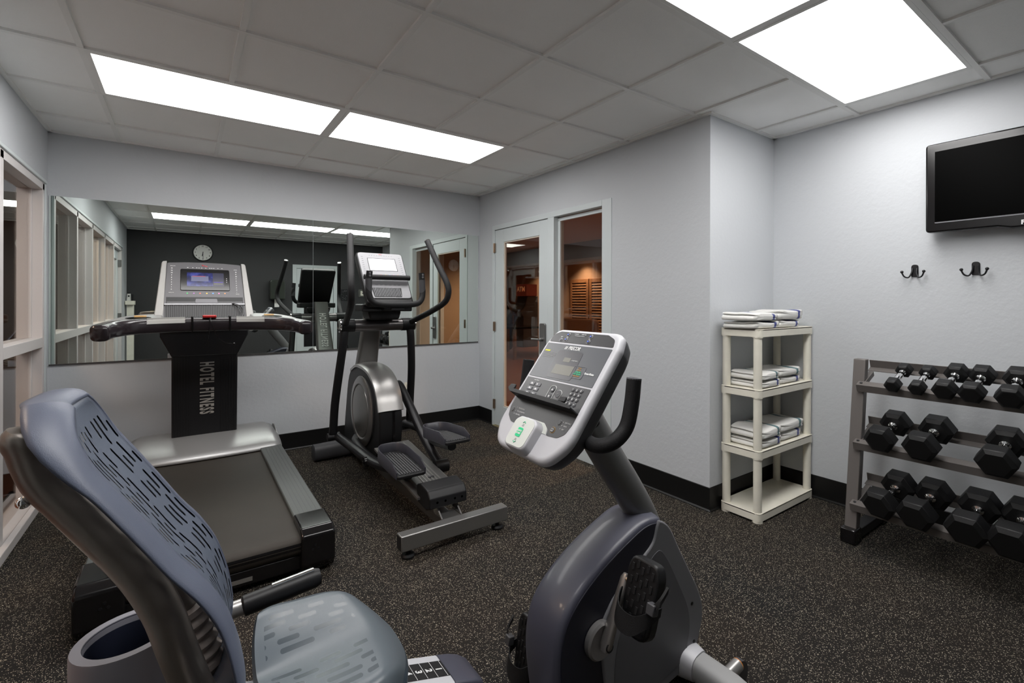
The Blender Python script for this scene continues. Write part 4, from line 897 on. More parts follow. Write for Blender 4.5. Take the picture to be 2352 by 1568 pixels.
for s in (-1, 1):
    b = nb(); tube(b, [(EX+s*.185, 3.70, 1.153), (EX+s*.285, 3.70, 1.153)], .050, 28); hb = obj('pivot_hub', b, blk, el)
    b = nb(); lathe(b, [(.050, .0), (.050, .008), (.042, .012), (.015, .006), (.0, .008)], (EX+s*.285, 3.70, 1.153), (s, 0, 0), 28); obj('hub_cap', b, chrome, hb)
    A_ = cr([(EX+s*.245, 3.70, 1.16), (EX+s*.262, 3.63, 1.185), (EX+s*.30, 3.42, 1.252), (EX+s*.335, 3.235, 1.325), (EX+s*.347, 3.185, 1.39), (EX+s*.345, 3.20, 1.47), (EX+s*.320, 3.30, 1.61), (EX+s*.290, 3.43, 1.80)], 5)
    b = nb(); tube(b, A_, .0220, 18); ar = obj('moving_arm', b, blksoft, el)
    b = nb(); t_ = (A_[-1]-A_[-2]).normalized(); lathe(b, [(.0222, -.001), (.023, .004), (.018, .008), (0, .009)], A_[-1], t_, 20); obj('arm_cap', b, chrome, ar)
    b = nb(); tube(b, cr([(EX+s*.255, 3.70, 1.15), (EX+s*.262, 3.69, 1.05), (EX+s*.285, 3.73, .80), (EX+s*.300, 3.79, .55), (EX+s*.305, 3.82, .33)], 5), (.022, .030), 16, up=Y_, sq=2.6); la = obj('lower_arm', b, blkmetal, el)
    b = nb(); tube(b, [(EX+s*.345, 3.83, .30), (EX+s*.255, 3.83, .30)], .030, 18); obj('arm_joint', b, blk, la)
def pedal(x, y, z, tilt, s):
    U, W = X_, Vector((0, math.cos(tilt), math.sin(tilt))); N = U.cross(W); O = Vector((x, y, z))
    out = rpoly([(-.088, -.20), (.088, -.20), (.090, .12), (.055, .20), (-.055, .20), (-.090, .12)], [.02, .02, .06, .05, .05, .06], 4)
    b = nb(); fprism(b, out, O, U, W, N, -.022, 0); pd = obj('foot_pedal', b, blk, el, bevel=.006)
    b = nb()
    for i in range(9):
        xx = -.064+i*.016; e = .17-abs(xx)*.9; tube(b, [O+U*xx+W*(-.185)+N*.001, O+U*xx+W*e+N*.001], (.0045, .0045), 8)
    obj('pedal_grip', b, dgrey, pd)
    b = nb(); path = [(-.086, -.19), (-.090, .0), (-.088, .12), (-.055, .192), (0, .203), (.055, .192), (.088, .12), (.090, .0), (.086, -.19)]
    P = cr([(a, c, 0) for a, c in path], 5); n_ = len(P); rings = []
    for i, p in enumerate(P):
        h = .052*min(1, 1.0, (i+1)/3, (n_-i)/3); t = (P[min(i+1, n_-1)]-P[max(i-1, 0)]).normalized(); nn = U*(-t.y)+W*t.x; q = O+U*p.x+W*p.y
        rings.append([q+nn*.004-N*.02, q+nn*.004+N*h, q+N*(h+.003), q-nn*.004+N*h, q-nn*.004-N*.02])
    loft(b, rings); obj('pedal_rim', b, mat('pedal_rim_%d' % (s+1), (.035, .035, .045), .35), pd, angle=60)
pedal(EX-.160, 2.82, .355, R(4), -1); pedal(EX+.165, 2.87, .455, R(-4), 1)
b = nb(); tube(b, cr([(EX-.275, 3.84, .300), (EX-.24, 3.45, .285), (EX-.21, 3.15, .27), (EX-.17, 2.85, .30), (EX-.16, 2.68, .315)], 6), (.027, .030), 14, sq=2.6); lk = obj('pedal_link', b, blkmetal, el)
b = nb(); lathe(b, [(.034, 0), (.034, .03), (.014, .034), (.0, .036)], (EX-.225, 3.22, .262), (-1, 0, 0), 20); obj('link_bolt', b, blkgloss, lk)
b = nb(); tube(b, cr([(EX+.275, 3.84, .32), (EX+.26, 3.5, .345), (EX+.20, 3.1, .36), (EX+.165, 2.85, .40), (EX+.16, 2.75, .415)], 6), (.027, .030), 14, sq=2.6); obj('pedal_link', b, blkmetal, el)
b = nb(); tube(b, cr([(EX+.16, 3.76, .665), (EX+.175, 3.70, .66), (EX+.18, 3.45, .50), (EX+.18, 3.20, .34), (EX+.175, 2.93, .225)], 6), (.028, .032), 14, sq=2.6); cl = obj('crank_link', b, blkmetal, el)
b = nb(); tube(b, [(EX+.215, 2.93, .235), (EX+.125, 2.93, .235)], .042, 20); obj('roller', b, blk, cl)
b = nb(); tube(b, cr([(EX-.10, 3.92, .25), (EX-.14, 3.80, .24), (EX-.15, 3.4, .225), (EX-.13, 2.9, .262)], 6), (.022, .026), 14, sq=2.6); obj('crank_link', b, blkmetal, el)
# console
KO = Vector((EX, 3.42, 1.350)); KW = Vector((0, .255, .360)).normalized(); KN = X_.cross(KW)
b = nb(); fprism(b, rpoly([(-.172, -.030), (.172, -.030), (.181, .446), (-.181, .446)], .025), KO, X_, KW, KN, -.06, -.002); ec = obj('console', b, blk, el, bevel=.012, seg=3)
b = nb(); fprism(b, rpoly([(-.163, .01), (.163, .01), (.172, .438), (-.172, .438)], .025), KO, X_, KW, KN, -.006, .004); fp = obj('console_face', b, mat('console_face_grey', (.27, .27, .285), .5), ec, bevel=.003)
b = nb(); fbox(b, KO, X_, KW, KN, -.108, .108, .262, .385, .003, .0045); obj('screen_frame', b, blk, fp); b = nb(); fbox(b, KO, X_, KW, KN, -.103, .103, .267, .380, .0045, .0052); obj('display', b, whitescreen, fp, flat=True)
b = nb(); fprism(b, rpoly([(-.115, .02), (.09, .02), (.10, .105), (-.125, .105)], .006), KO, X_, KW, KN, .003, .0045); v_ = obj('fan_vent', b, blk, fp)
b = nb()
for i in range(17): xx = -.105+i*.0118; fprism(b, [(xx-.0022+.00, .024), (xx+.0022, .024), (xx+.0022-.006, .101), (xx-.0022-.006, .101)], KO, X_, KW, KN, .0045, .008)
obj('vent_slats', b, mgrey, v_)
b = nb(); tube(b, [KO+X_*(-.172)+KW*.178+KN*.035, KO+X_*.172+KW*.178+KN*.035], .019, 18); obj('reading_rack', b, blksoft, ec)
b = nb()
for i in range(9):
    fbox(b, KO, X_, KW, KN, -.150, -.138, .395-i*.02, .399-i*.02, .004, .0046); fbox(b, KO, X_, KW, KN, .138, .150, .395-i*.02, .399-i*.02, .004, .0046)
for i in range(10): fbox(b, KO, X_, KW, KN, -.09+i*.019, -.082+i*.019, .410, .413, .004, .0046)
for i in range(6): fbox(b, KO, X_, KW, KN, -.09+i*.034, -.072+i*.034, .128, .134, .004, .0046)
obj('console_print', b, mgrey, fp)
for i, (x, c) in enumerate(ICN[1:]):
    b = nb(); fprism(b, circ(x*.85, .225, .004, 12), KO, X_, KW, KN, .004, .0048); obj('colour_key', b, MATS['key_colour_%d' % (i+1)], fp, flat=True)
b = nb(); tube(b, [KO+X_*-.012+KW*.427+KN*.0045, KO+X_*.0+KW*.422+KN*.0045, KO+X_*.012+KW*.424+KN*.0045], .0015, 6); obj('red_logo', b, MATS['red_print'], fp)
hp_ = cr([(EX-.190, 3.310, 1.548), (EX-.196, 3.312, 1.47), (EX-.198, 3.305, 1.40), (EX-.180, 3.295, 1.345), (EX-.13, 3.285, 1.318), (EX, 3.28, 1.312), (EX+.13, 3.285, 1.318), (EX+.180, 3.295, 1.345), (EX+.198, 3.305, 1.40), (EX+.196, 3.312, 1.47), (EX+.190, 3.310, 1.548)], 6)
b = nb(); tube(b, hp_, .0212, 18); uh = obj('fixed_handlebar', b, blksoft, el)
for s in (-1, 1):
    b = nb(); tube(b, [(EX+s*.197, 3.307, 1.40), (EX+s*.196, 3.311, 1.495)], .0226, 18); obj('pulse_grip', b, dgrey, uh)
    for z in (1.515, 1.533):
        b = nb(); lathe(b, [(.008, 0), (.007, .004)], (EX+s*.193, 3.2915, z), (0, -1, 0), 14); obj('thumb_button', b, mgrey, uh)
b = nb(); fprism(b, rpoly([(-.05, 0), (.05, 0), (.05, .05), (-.05, .05)], .01), Vector((EX, 3.30, 1.27)), X_, Z_, Y_, -.02, .24); obj('handlebar_clamp', b, blk, el, bevel=.006)

# ------------------------------------------------------------ recumbent exercise bike
BY = 1.13
bk = thing('recumbent_bike', (.9, BY, 0), 'grey and navy recumbent exercise bike in the foreground, facing right', 'exercise bike')
sp = [(1.315, .606), (1.255, .612), (1.19, .598), (1.06, .545), (.965, .490), (.898, .43), (.868, .37), (.858, .29), (.865, .20), (.885, .10), (.93, .045), (1.05, .035), (1.25, .035), (1.42, .05), (1.485, .085), (1.522, .145), (1.535, .21), (1.512, .285), (1.458, .375), (1.398, .470), (1.345, .560)]
pc = [(q.x, q.y) for q in cr([(a, c, 0) for a, c in sp]+[(sp[0][0], sp[0][1], 0)], 4)[:-1]]
def inset(poly, d):
    out = []; k = len(poly)
    for i in range(k):
        t = (Vector(poly[(i+1) % k])-Vector(poly[i-1])).normalized(); n_ = Vector((-t.y, t.x)); out.append(Vector(poly[i])+n_*d)
    return [(q.x, q.y) for q in out]
b = nb(); rings = []
for y, d in ((BY-.080, .020), (BY-.079, .011), (BY-.074, .004), (BY-.060, .0), (BY-.02, -.006), (BY+.02, -.006), (BY+.060, .0), (BY+.074, .004), (BY+.079, .011), (BY+.080, .020)):
    rings.append([Vector((x, y, z)) for x, z in inset(pc, d)])
loft(b, rings); shr = obj('shroud', b, navyd, bk, angle=60)
gp = [(1.300, .592), (1.345, .555), (1.398, .466), (1.456, .372), (1.508, .284), (1.530, .21), (1.516, .145), (1.48, .085), (1.42, .05), (1.10, .036), (1.065, .12), (1.045, .24), (1.035, .33), (1.075, .395), (1.13, .44), (1.20, .482), (1.258, .515), (1.285, .545)]
for s in (-1, 1):
    b = nb(); prism(b, inset(pc, .016), 'y', min(BY+s*.078, BY+s*.0825), max(BY+s*.078, BY+s*.0825)); obj('shaded_side_panel', b, navy_shaded, shr, bevel=.002)  # thin sheet that darkens the shroud side as painted shade
    ys = BY+s*.078
    b = nb(); g2 = [(q.x, q.y) for q in cr([(a, c, 0) for a, c in gp]+[(gp[0][0], gp[0][1], 0)], 4)[:-1]]
    prism(b, inset(g2, .012), 'y', min(ys, ys+s*.012), max(ys, ys+s*.012)); sc_ = obj('side_cover', b, pgrey, shr, bevel=.010, seg=3)
    b = nb(); ip = [(1.235, .475), (1.275, .500), (1.305, .500), (1.345, .45), (1.40, .355), (1.445, .27), (1.462, .20), (1.45, .13), (1.41, .075), (1.12, .055), (1.085, .14), (1.09, .24), (1.12, .33), (1.17, .41)]
    i2 = [(q.x, q.y) for q in cr([(a, c, 0) for a, c in ip]+[(ip[0][0], ip[0][1], 0)], 4)[:-1]]
    prism(b, i2, 'y', min(ys+s*.011, ys+s*.0135), max(ys+s*.011, ys+s*.0135)); obj('cover_inset', b, pgrey2, sc_, bevel=.001)
    for x, z in ((1.475, .26), (1.487, .12), (1.235, .545), (1.10, .055)):
        b = nb(); lathe(b, [(.006, 0), (.006, .002)], (x, ys+s*(.0125 if x != 1.235 else .002), z), (0, s, 0), 12); obj('screw_recess', b, blk, sc_)
    b = nb(); lathe(b, [(.056, 0), (.056, .016), (.050, .022), (.035, .020), (.0, .018)], (1.018, ys+s*.006, .318), (0, s, 0), 36); obj('crank_disc', b, mat('crank_disc_%d' % (s+1), (.30, .29, .29), .35, .7), shr)
b = nb(); ball(b, (1.452, BY-.035, .405), .02, (.6, 1, 1.2)); obj('power_socket_cap', b, white_m, shr)
# cranks and pedals
def pedal_bike(C, tilt, s):
    """C: pedal axle point; sole faces the rider"""
    W = Vector((math.sin(tilt), 0, math.cos(tilt))); N = Vector((-math.cos(tilt), 0, math.sin(tilt))); U = Vector((0, 1, 0))*s; C = Vector(C)+U*.062
    out = rpoly([(-.052, -.108), (.052, -.108), (.058, .07), (.045, .105), (-.045, .105), (-.058, .07)], [.045, .045, .05, .03, .03, .05], 5)
    b = nb(); fprism(b, out, C, U, W, N, -.020, .020); pd = obj('pedal', b, blk, bk, bevel=.008, seg=3)
    b = nb()
    for i in (-2, -1, 0, 1, 2):
        for j in range(5): fbox(b, C, U, W, N, i*.018-.0045, i*.018+.0045, -.082+j*.036+(i % 2)*.012, -.060+j*.036+(i % 2)*.012, .020, .0225)
    obj('pedal_tread', b, blksoft, pd, bevel=.002, kind='stuff')
    st = cr([C-U*.055-W*.005-N*.01, C-U*.064-W*.015+N*.024, C-U*.035-W*.050+N*.058, C+U*.02-W*.055+N*.060, C+U*.058-W*.025+N*.040, C+U*.066-W*.005+N*.0], 6)
    b = nb(); rings = []
    for i, p in enumerate(st):
        f = i/(len(st)-1); hw = .009+.012*math.sin(f*math.pi); t = (st[min(i+1, len(st)-1)]-st[max(i-1, 0)]).normalized(); nn = t.cross(W).normalized()
        rings.append([p+W*hw+nn*.0015, p+W*hw-nn*.0015, p-W*hw*1.6-nn*.0015, p-W*hw*1.6+nn*.0015])
    loft(b, rings); ss = obj('toe_strap', b, blksoft, pd, angle=50)
    b = nb(); fbox(b, C, U, W, N, .052, .078, -.012, .018, .028, .052); obj('strap_buckle', b, dgrey, ss, bevel=.003)
    b = nb(); rings = [[p+U*.004*q+W*hw2 for q, hw2 in ((-1, -.008), (1, -.008), (1, .008), (-1, .008))] for p in cr([C+U*.066+N*.045, C+U*.085+W*.03+N*.04, C+U*.088+W*.062+N*.02], 5)]
    loft(b, rings); obj('strap_tail', b, blksoft, ss)
    return pd
for s, px_, pz, tl in ((-1, 1.086, .500, R(16)), (1, .948, .140, R(10))):
    ys = BY+s*.088; b = nb(); c0 = Vector((1.018, ys+s*.030, .318)); c1 = Vector((px_, ys+s*.042, pz))
    tube(b, [c0-(c1-c0)*.09, c0, c1, c1+(c1-c0)*.07], [(.012, .010), (.020, .013), (.014, .010), (.008, .006)], 14, up=Y_, sq=2.8); ck = obj('crank_arm', b, mat('crank_steel_%d' % (s+1), (.34, .32, .31), .34, .75), bk)
    b = nb(); lathe(b, [(.014, 0), (.014, .004), (.009, .002), (0, .001)], c0+Vector((0, s*.013, 0)), (0, s, 0), 18); obj('crank_bolt', b, blk, ck)
    b = nb(); tube(b, [c1, c1+Vector((0, s*.03, 0))], .009, 12); obj('pedal_axle', b, bronzeh, ck)
    pedal_bike((px_+(.02 if s > 0 else 0), ys+s*.050, pz-(.024 if s < 0 else 0)), tl, s)
# frame: front leg, stabilisers
b = nb(); tube(b, [(1.468, BY+.30, .058), (1.468, BY+.25, .058), (1.468, BY-.25, .058), (1.468, BY-.30, .058)], [(.036, .040), (.042, .046), (.042, .046), (.036, .040)], 22, up=Z_, sq=3.0); fs = obj('front_stabilizer', b, mat('stabilizer_grey', (.36, .36, .36), .4), bk)
for s in (-1, 1):
    b = nb(); tube(b, [(1.462, BY+s*.060, .064), (1.462, BY+s*.085, .062), (1.466, BY+s*.125, .060)], [(.058, .064), (.054, .059), (.046, .050)], 22, up=Z_, sq=2.8); obj('frame_collar', b, lgrey, bk)
    b = nb(); tube(b, [(1.48, BY+s*.215, .070), (1.560, BY+s*.215, .080)], .021, 18); obj('wheel_bracket', b, silver, fs)
    b = nb(); tube(b, [(1.560, BY+s*.215-.012, .050), (1.560, BY+s*.215+.012, .050)], .046, 24); obj('transport_wheel', b, dgrey, fs)
    b = nb(); lathe(b, [(.0205, 0), (.0205, .004), (0, .005)], (1.559, BY+s*.215, .080), (1, 0, .12), 18); obj('bracket_cap', b, mat('orange_reflection', (.75, .25, .03), .4), fs)  # orange reflection on the stub end put into the cap colour
b = nb(); tube(b, [(.95, BY, .07), (.25, BY, .075), (-.18, BY, .07)], (.045, .038), 18, sq=3.2); obj('base_tube', b, mastm, bk)
b = nb(); tube(b, [(-.18, BY+.27, .05), (-.18, BY+.22, .05), (-.18, BY-.22, .05), (-.18, BY-.27, .05)], [(.03, .04), (.038, .046), (.038, .046), (.03, .04)], 20, sq=3); obj('rear_stabilizer', b, mastm, bk)
b = nb(); tube(b, [(.30, BY, .10), (.18, BY, .40)], (.055, .040), 18, sq=3); obj('seat_post', b, mastm, bk)
# inclined seat rail with numbers
RA = Vector((.578, BY, .312)); RB = Vector((-.014, BY, .492)); RU = (RB-RA).normalized(); RN = RU.cross(Y_) if RU.cross(Y_).z > 0 else -RU.cross(Y_)
b = nb(); fprism(b, rrect(-.062, .062, -.075, .0, .012), RA+RN*.062, Y_, RN, RU, .045, .62); rl = obj('seat_rail', b, lgrey, bk, bevel=.003)
b = nb(); rings = []
for d, k_ in ((.045, 1), (.01, .98), (-.02, .88), (-.045, .66), (-.055, .3)): rings.append([RA+RN*(.0245+ (q[1]+.0)*k_)+Y_*q[0]*(.6+.4*k_)+RU*d for q in rrect(-.063, .063, -.0375, .0385, .014)])
loft(b, rings); obj('rail_end_cap', b, navyd, rl, angle=60)
TOPR = RA+RN*.0622
b = nb(); fbox(b, TOPR, Y_, RU, RN, -.030, .030, .047, .55, 0, .0009); st_ = obj('number_strip', b, blk, rl)
b = nb()
for i in range(9): text(b, str(i+1), .024, TOPR+RU*(.068+i*.0285)+RN*.0011+Y_*-.002, -Y_, -RU, RN, off=.0008)
obj('rail_numbers', b, whiteink, st_, flat=True)
b = nb()
for i in range(10): fbox(b, TOPR, Y_, RU, RN, -.030, .030, .053+i*.0285, .0540+i*.0285, .0009, .0012)
obj('rail_ticks', b, whiteink, st_)
b = nb(); tube(b, [(.90, BY, .12), (.62, BY, .19), (.56, BY, .27)], (.045, .036), 18, sq=3); obj('rail_neck', b, navyd, bk)
# seat
seat_m = slot_mat('seat_pad_slots', (.092, .112, .130), .34, 16, .085, .0052, False, .125, .875, .02, .215, gap=(.4375, .5625), col2=(.055, .070, .083), bump=.15)
b = nb(); uvl = b.loops.layers.uv.new('UVMap'); NX, NY = 25, 25; grid = []
SXA, SXB = .122, .420; SYW = .215
for i in range(NX):
    row = []
    for j in range(NY):
        u = i/(NX-1); v = j/(NY-1)*2-1
        # rounded outline
        wv = SYW*(1-.30*max(0, (u-.45)/.55)**2.2)*(1-.16*max(0, (.25-u)/.25)**2)
        x = SXA+(SXB-SXA)*u-(.045*(abs(v)**2.4)*(1 if u > .5 else -.6))*abs(u-.5)*2
        y = BY-.005+v*wv
        z = .575+.022*abs(v)**2*(1-u*.6)-.05*max(0, (u-.72)/.28)**2+.012*math.exp(-((u-.0)/.18)**2)*abs(v)-.016*math.exp(-(v/.30)**2)*(1-u)
        z -= .045*max(0, (abs(v)-.86)/.14)**2
        row.append((b.verts.new((x, y, z)), (v+1)/2, u*(SXB-SXA)))
    grid.append(row)
for i in range(NX-1):
    for j in range(NY-1):
        q = (grid[i][j], grid[i+1][j], grid[i+1][j+1], grid[i][j+1]); f = b.faces.new([a[0] for a in q])
        for l in f.loops:
            for a in q:
                if a[0] is l.vert: l[uvl].uv = (a[1], a[2])
seat = obj('seat', b, seat_m, bk, angle=180)
b = nb(); edge = [grid_co for grid_co in ()]
def seat_pt(u, v):
    wv = SYW*(1-.30*max(0, (u-.45)/.55)**2.2)*(1-.16*max(0, (.25-u)/.25)**2)
    return Vector((SXA+(SXB-SXA)*u-(.045*(abs(v)**2.4)*(1 if u > .5 else -.6))*abs(u-.5)*2, BY-.005+v*wv, .575+.022*abs(v)**2*(1-u*.6)-.05*max(0, (u-.72)/.28)**2+.012*math.exp(-((u-.0)/.18)**2)*abs(v)-.016*math.exp(-(v/.30)**2)*(1-u)-.045*max(0, (abs(v)-.86)/.14)**2))
loop = [seat_pt(0, -1+2*i/20) for i in range(20)]+[seat_pt(i/20, 1) for i in range(20)]+[seat_pt(1, 1-2*i/20) for i in range(20)]+[seat_pt(1-i/20, -1) for i in range(20)]
cc = Vector((.27, BY, .5)); rings = []
for dz, ex in ((0, 1.0), (-.012, 1.035), (-.030, 1.03), (-.045, .96), (-.060, .80), (-.065, .3)):
    rings.append([Vector((cc.x+(p.x-cc.x)*ex, cc.y+(p.y-cc.y)*ex, p.z+dz)) for p in loop])
loft(b, rings, False, True); obj('seat_shell', b, seat_edge, seat, angle=180)
b = nb(); box(b, .16, .36, BY-.07, BY+.07, .455, .515); obj('seat_carriage', b, mastm, bk, bevel=.01)
# backrest
backf = [(1.158, -.150), (1.12, -.138), (1.07, -.115), (1.02, -.083), (.96, -.045), (.90, -.008), (.85, .028), (.80, .055), (.75, .072), (.70, .083), (.65, .088), (.60, .080), (.56, .062), (.545, .045)]
bp = [Vector((q.x, 0, q.y)) for q in cr([(x, z, 0) for z, x in backf], 3)]
back_m = slot_mat('backrest_perforated', (.085, .102, .140), .42, 12, .075, .0046, True, .0, 1.0, .045, .60, gap=(.5833, .6667), bump=.15)
b = nb(); uvl = b.loops.layers.uv.new('UVMap'); rows = []; s_acc = 0
NB = len(bp); BC = BY+.018; info = []
for i, p in enumerate(bp):
    t = (bp[min(i+1, NB-1)]-bp[max(i-1, 0)]).normalized(); n_ = Vector((-t.z, 0, t.x)); n_ = n_ if n_.x > 0 else -n_
    if i: s_acc += (bp[i]-bp[i-1]).length
    f = i/(NB-1); hw = .140*(1-max(0, (.13-f)/.13)**2.0*.52)*(1-max(0, (f-.70)/.30)**1.6*.48)
    row = []
    for j in range(21):
        v = j/20*2-1; q = Vector((p.x, BC+v*hw, p.z))-n_*(.012*(1-v*v)); row.append((b.verts.new(q), (v+1)/2, s_acc))
    rows.append(row); info.append((p, t, n_, hw, s_acc))
for i in range(NB-1):
    for j in range(20):
        q = (rows[i][j], rows[i+1][j], rows[i+1][j+1], rows[i][j+1]); f = b.faces.new([a[0] for a in q])
        for l in f.loops:
            for a in q:
                if a[0] is l.vert: l[uvl].uv = (a[1], a[2])
loop = [(i, -1.0) for i in range(NB-1, -1, -1)]+[(0, -1+2*j/12) for j in range(1, 12)]+[(i, 1.0) for i in range(NB)]
P2 = [(v*info[i][3], -info[i][4]) for i, v in loop]; rings = []
nl_ = [Vector((0, 0))]*len(P2)
for k_ in range(len(P2)):
    t2 = (Vector(P2[min(k_+2, len(P2)-1)])-Vector(P2[max(k_-2, 0)])).normalized(); nl_[k_] = Vector((-t2.y, t2.x))
for k_, (i, v) in enumerate(loop):
    p, t, n_, hw, sa = info[i]; o2 = nl_[k_]; top = max(0, o2.y)
    e = Vector((p.x, BC+v*hw, p.z))-n_*(.012*(1-v*v)); outw = Vector((0, 1, 0))*o2.x-t*o2.y
    wd_ = .052-.026*top; dp = .015+.040*top+.018*max(0, 1-sa/.12)*(1-top)
    fb = 1+.55*max(0, (i/(NB-1)-.60)/.40)*(1-top); r = []
    for a_ in range(9):
        q = a_/8*math.pi/2; r.append(e+outw*wd_*fb*math.sin(q)-n_*dp*(1-math.cos(q)))
    rings.append(r)
bp0 = obj('backrest_panel', b, back_m, bk, angle=180, solid=.003)
b = nb(); loft(b, rings, False, False, closed=False); obj('backrest_shell', b, navy, bk, angle=180, solid=.006)
# support tube behind the backrest
tp_ = cr([(-.196, 1.08, 1.135), (-.201, 1.08, 1.110), (-.184, 1.08, 1.050), (-.155, 1.08, 1.003), (-.124, 1.08, .954), (-.070, 1.08, .866), (-.034, 1.08, .785), (-.014, 1.08, .715), (.004, 1.085, .650), (.028, 1.09, .58), (.075, 1.11, .50)], 5)
b = nb(); n_ = len(tp_); rr = [(.030, .031)]*n_
for i, k_ in enumerate((.30, .72, .95, 1.05, 1.08, 1.05)): rr[i] = (.031*k_, .033*k_)
tube(b, tp_, rr, 22); tb = obj('backrest_tube', b, bronze, bk)
b = nb(); ball(b, (-.208, 1.08, 1.018), .010); obj('tube_bolt', b, chrome, tb)
b = nb(); tube(b, cr([(-.10, 1.24, .93), (-.05, 1.235, .82), (-.01, 1.225, .72), (.03, 1.21, .58), (.08, 1.19, .50)], 5), .026, 18); obj('recline_tube', b, bronze, bk)
b = nb(); pr2 = []; bc = [Vector((.0, 1.215, .700)), Vector((.035, 1.205, .575))]; L_ = (bc[1]-bc[0]).length
for i in range(45):
    h = i/44*L_; pr2.append((.036+.0035*math.sin(i/44*2*math.pi*5.5)*(1 if 3 < i < 41 else 0), h))
lathe(b, [(.026, 0)]+[(r_, h+.002) for r_, h in pr2]+[(.026, L_+.004)], bc[0], bc[1]-bc[0], 28); obj('rubber_boot', b, mat('beige_rubber', (.33, .29, .27), .5), bk)
# bottle holder
def bowl(ex): return [Vector((-.095+ex*.098*math.cos(a), 1.335+ex*.092*math.sin(a), 0)) for a in [2*math.pi*j/40 for j in range(40)]]
b = nb(); rings = []
for ex, z in ((.98, .49), (1.0, .57), (1.0, .618), (.985, .622), (.80, .622), (.78, .618), (.76, .57), (.72, .42)):
    rings.append([p+Vector((0, 0, z-.10*(p.x+.105+.10)*0 + .06*(p.x+.105))) for p in bowl(ex)])
loft(b, rings, False, False); bh = obj('bottle_holder', b, mat('holder_rim_plastic', (.27, .27, .31), .45), bk)
b = nb(); rings = [[p+Vector((0, 0, z+.06*(p.x+.105))) for p in bowl(ex)] for ex, z in ((.785, .6205), (.75, .57), (.70, .43), (.66, .37), (.3, .365))]
loft(b, rings, False, True); obj('holder_liner', b, mat('holder_liner_navy', (.022, .027, .050), .42), bh, solid=0)
b = nb(); tube(b, [(-.02, 1.25, .46), (.12, 1.19, .47)], .02, 12); obj('holder_arm', b, mastm, bk)
# side grips beside the seat
for s in (1, -1):
    y = BY+s*.262
    b = nb(); tube(b, cr([(.10, BY+s*.07, .485), (.06, BY+s*.16, .49), (.045, y-s*.03, .52), (.075, y, .560), (.13, y, .570)], 6), .0195, 18); g_ = obj('side_handle', b, silver, bk)
    b = nb(); tube(b, [(.118, y, .568), (.122, y, .569), (.290, y, .584), (.302, y, .585)], [.018, .0245, .0245, .020], 22); gr = obj('hand_grip', b, blk, g_)
    b = nb(); tube(b, [(.185, y, .6000), (.285, y, .6093)], (.0035, .008), 10, up=Z_); obj('pulse_strip', b, chrome, gr)
# mast
b = nb(); tube(b, cr([(1.36, BY, .50), (1.30, BY, .60), (1.20, BY, .735), (1.125, BY, .835), (1.07, BY, .93), (1.04, BY, 1.0)], 5), (.056, .040), 24, up=Y_); b.free()
b = nb(); tube(b, cr([(1.37, BY, .46), (1.325, BY, .565), (1.235, BY, .70), (1.16, BY, .80), (1.09, BY, .90), (1.03, BY, .985)], 5), (.040, .058), 26, up=Y_); obj('console_mast', b, mastm, bk)
# console: local a (towards the camera side), c (up the slope)
BO = Vector((.95, 1.143, 1.07)); BU = Vector((0, -1, 0)); BW = Vector((.62, 0, .785)).normalized(); BN = BU.cross(BW)
if BN.x > 0: BN = -BN
outl = rpoly([(-.128, -.236), (.120, -.240), (.172, -.17), (.172, .150), (.155, .208), (-.148, .208), (-.170, .150), (-.172, -.17)], [.07, .07, .10, .05, .05, .05, .05, .10], 7)
b = nb(); rings = []
for n_, k_ in ((-.065, .80), (-.060, .88), (-.045, .955), (-.020, .99), (-.004, .995)): rings.append([BO+BU*(x*k_)+BW*((z+.015)*k_-.015)+BN*n_ for x, z in outl])
loft(b, rings); bc_ = obj('console', b, dgrey, bk, angle=60)
b = nb(); rings = []
for n_, k_ in ((-.008, .985), (-.004, 1.0), (.008, 1.0), (.016, .985), (.020, .955), (.0205, .93)): rings.append([BO+BU*(x*k_)+BW*((z+.015)*k_-.015)+BN*n_ for x, z in outl])
loft(b, rings); cf = obj('console_bezel', b, lgrey, bc_, angle=60)
n0 = .0205
def face(name, poly, m, parent=cf, h=.0012, base=n0, bev=0): b = nb(); fprism(b, poly, BO, BU, BW, BN, base, base+h); return obj(name, b, m, parent, bevel=bev)
face('top_overlay', rpoly([(-.152, .152), (.148, .152), (.140, .180), (.105, .194), (-.120, .194), (-.148, .180)], [.004, .004, .02, .02, .02, .02]), overlayd)
face('screen_overlay', rrect(-.154, .150, .012, .145, .003), overlay)
lo_ = [(-.154, .006), (.150, .006), (.150, -.110), (.142, -.140), (.120, -.157), (.074, -.160), (.068, -.142), (.045, -.129), (-.045, -.129), (-.060, -.142), (-.066, -.158), (-.110, -.156), (-.138, -.138), (-.152, -.110)]
face('lower_overlay', rpoly(lo_, [.003, .003, .03, .02, .03, .006, .012, .012, .012, .012, .006, .03, .02, .03], 4), overlayd)
wn = face('display_window', rpoly([(-.072, .018), (.050, .018), (.042, .122), (-.076, .122)], .012), mat('window_grey', (.055, .055, .062), .3), h=.0018)
face('message_display', rrect(-.054, .036, .034, .068, .001), lcdm, wn, .0022); face('heart_display', rrect(-.030, .002, .080, .096, .001), lcdm, wn, .0022)
b = nb(); ringpoly(b, rrect(.036, .090, .030, .073, .008), .0012, BO, BU, BW, BN, n0, n0+.0024); obj('zone_frame', b, mgrey, wn)
b = nb()
for s_, z, in (('PEAK', .066), ('HIGH', .059)): text(b, s_, .0062, BO+BU*.063+BW*z+BN*(n0+.002), BU, BW, BN)
text(b, 'WARM UP', .0062, BO+BU*.063+BW*.038+BN*(n0+.002), BU, BW, BN); obj('zone_text_orange', b, orangep, wn, flat=True)
b = nb()
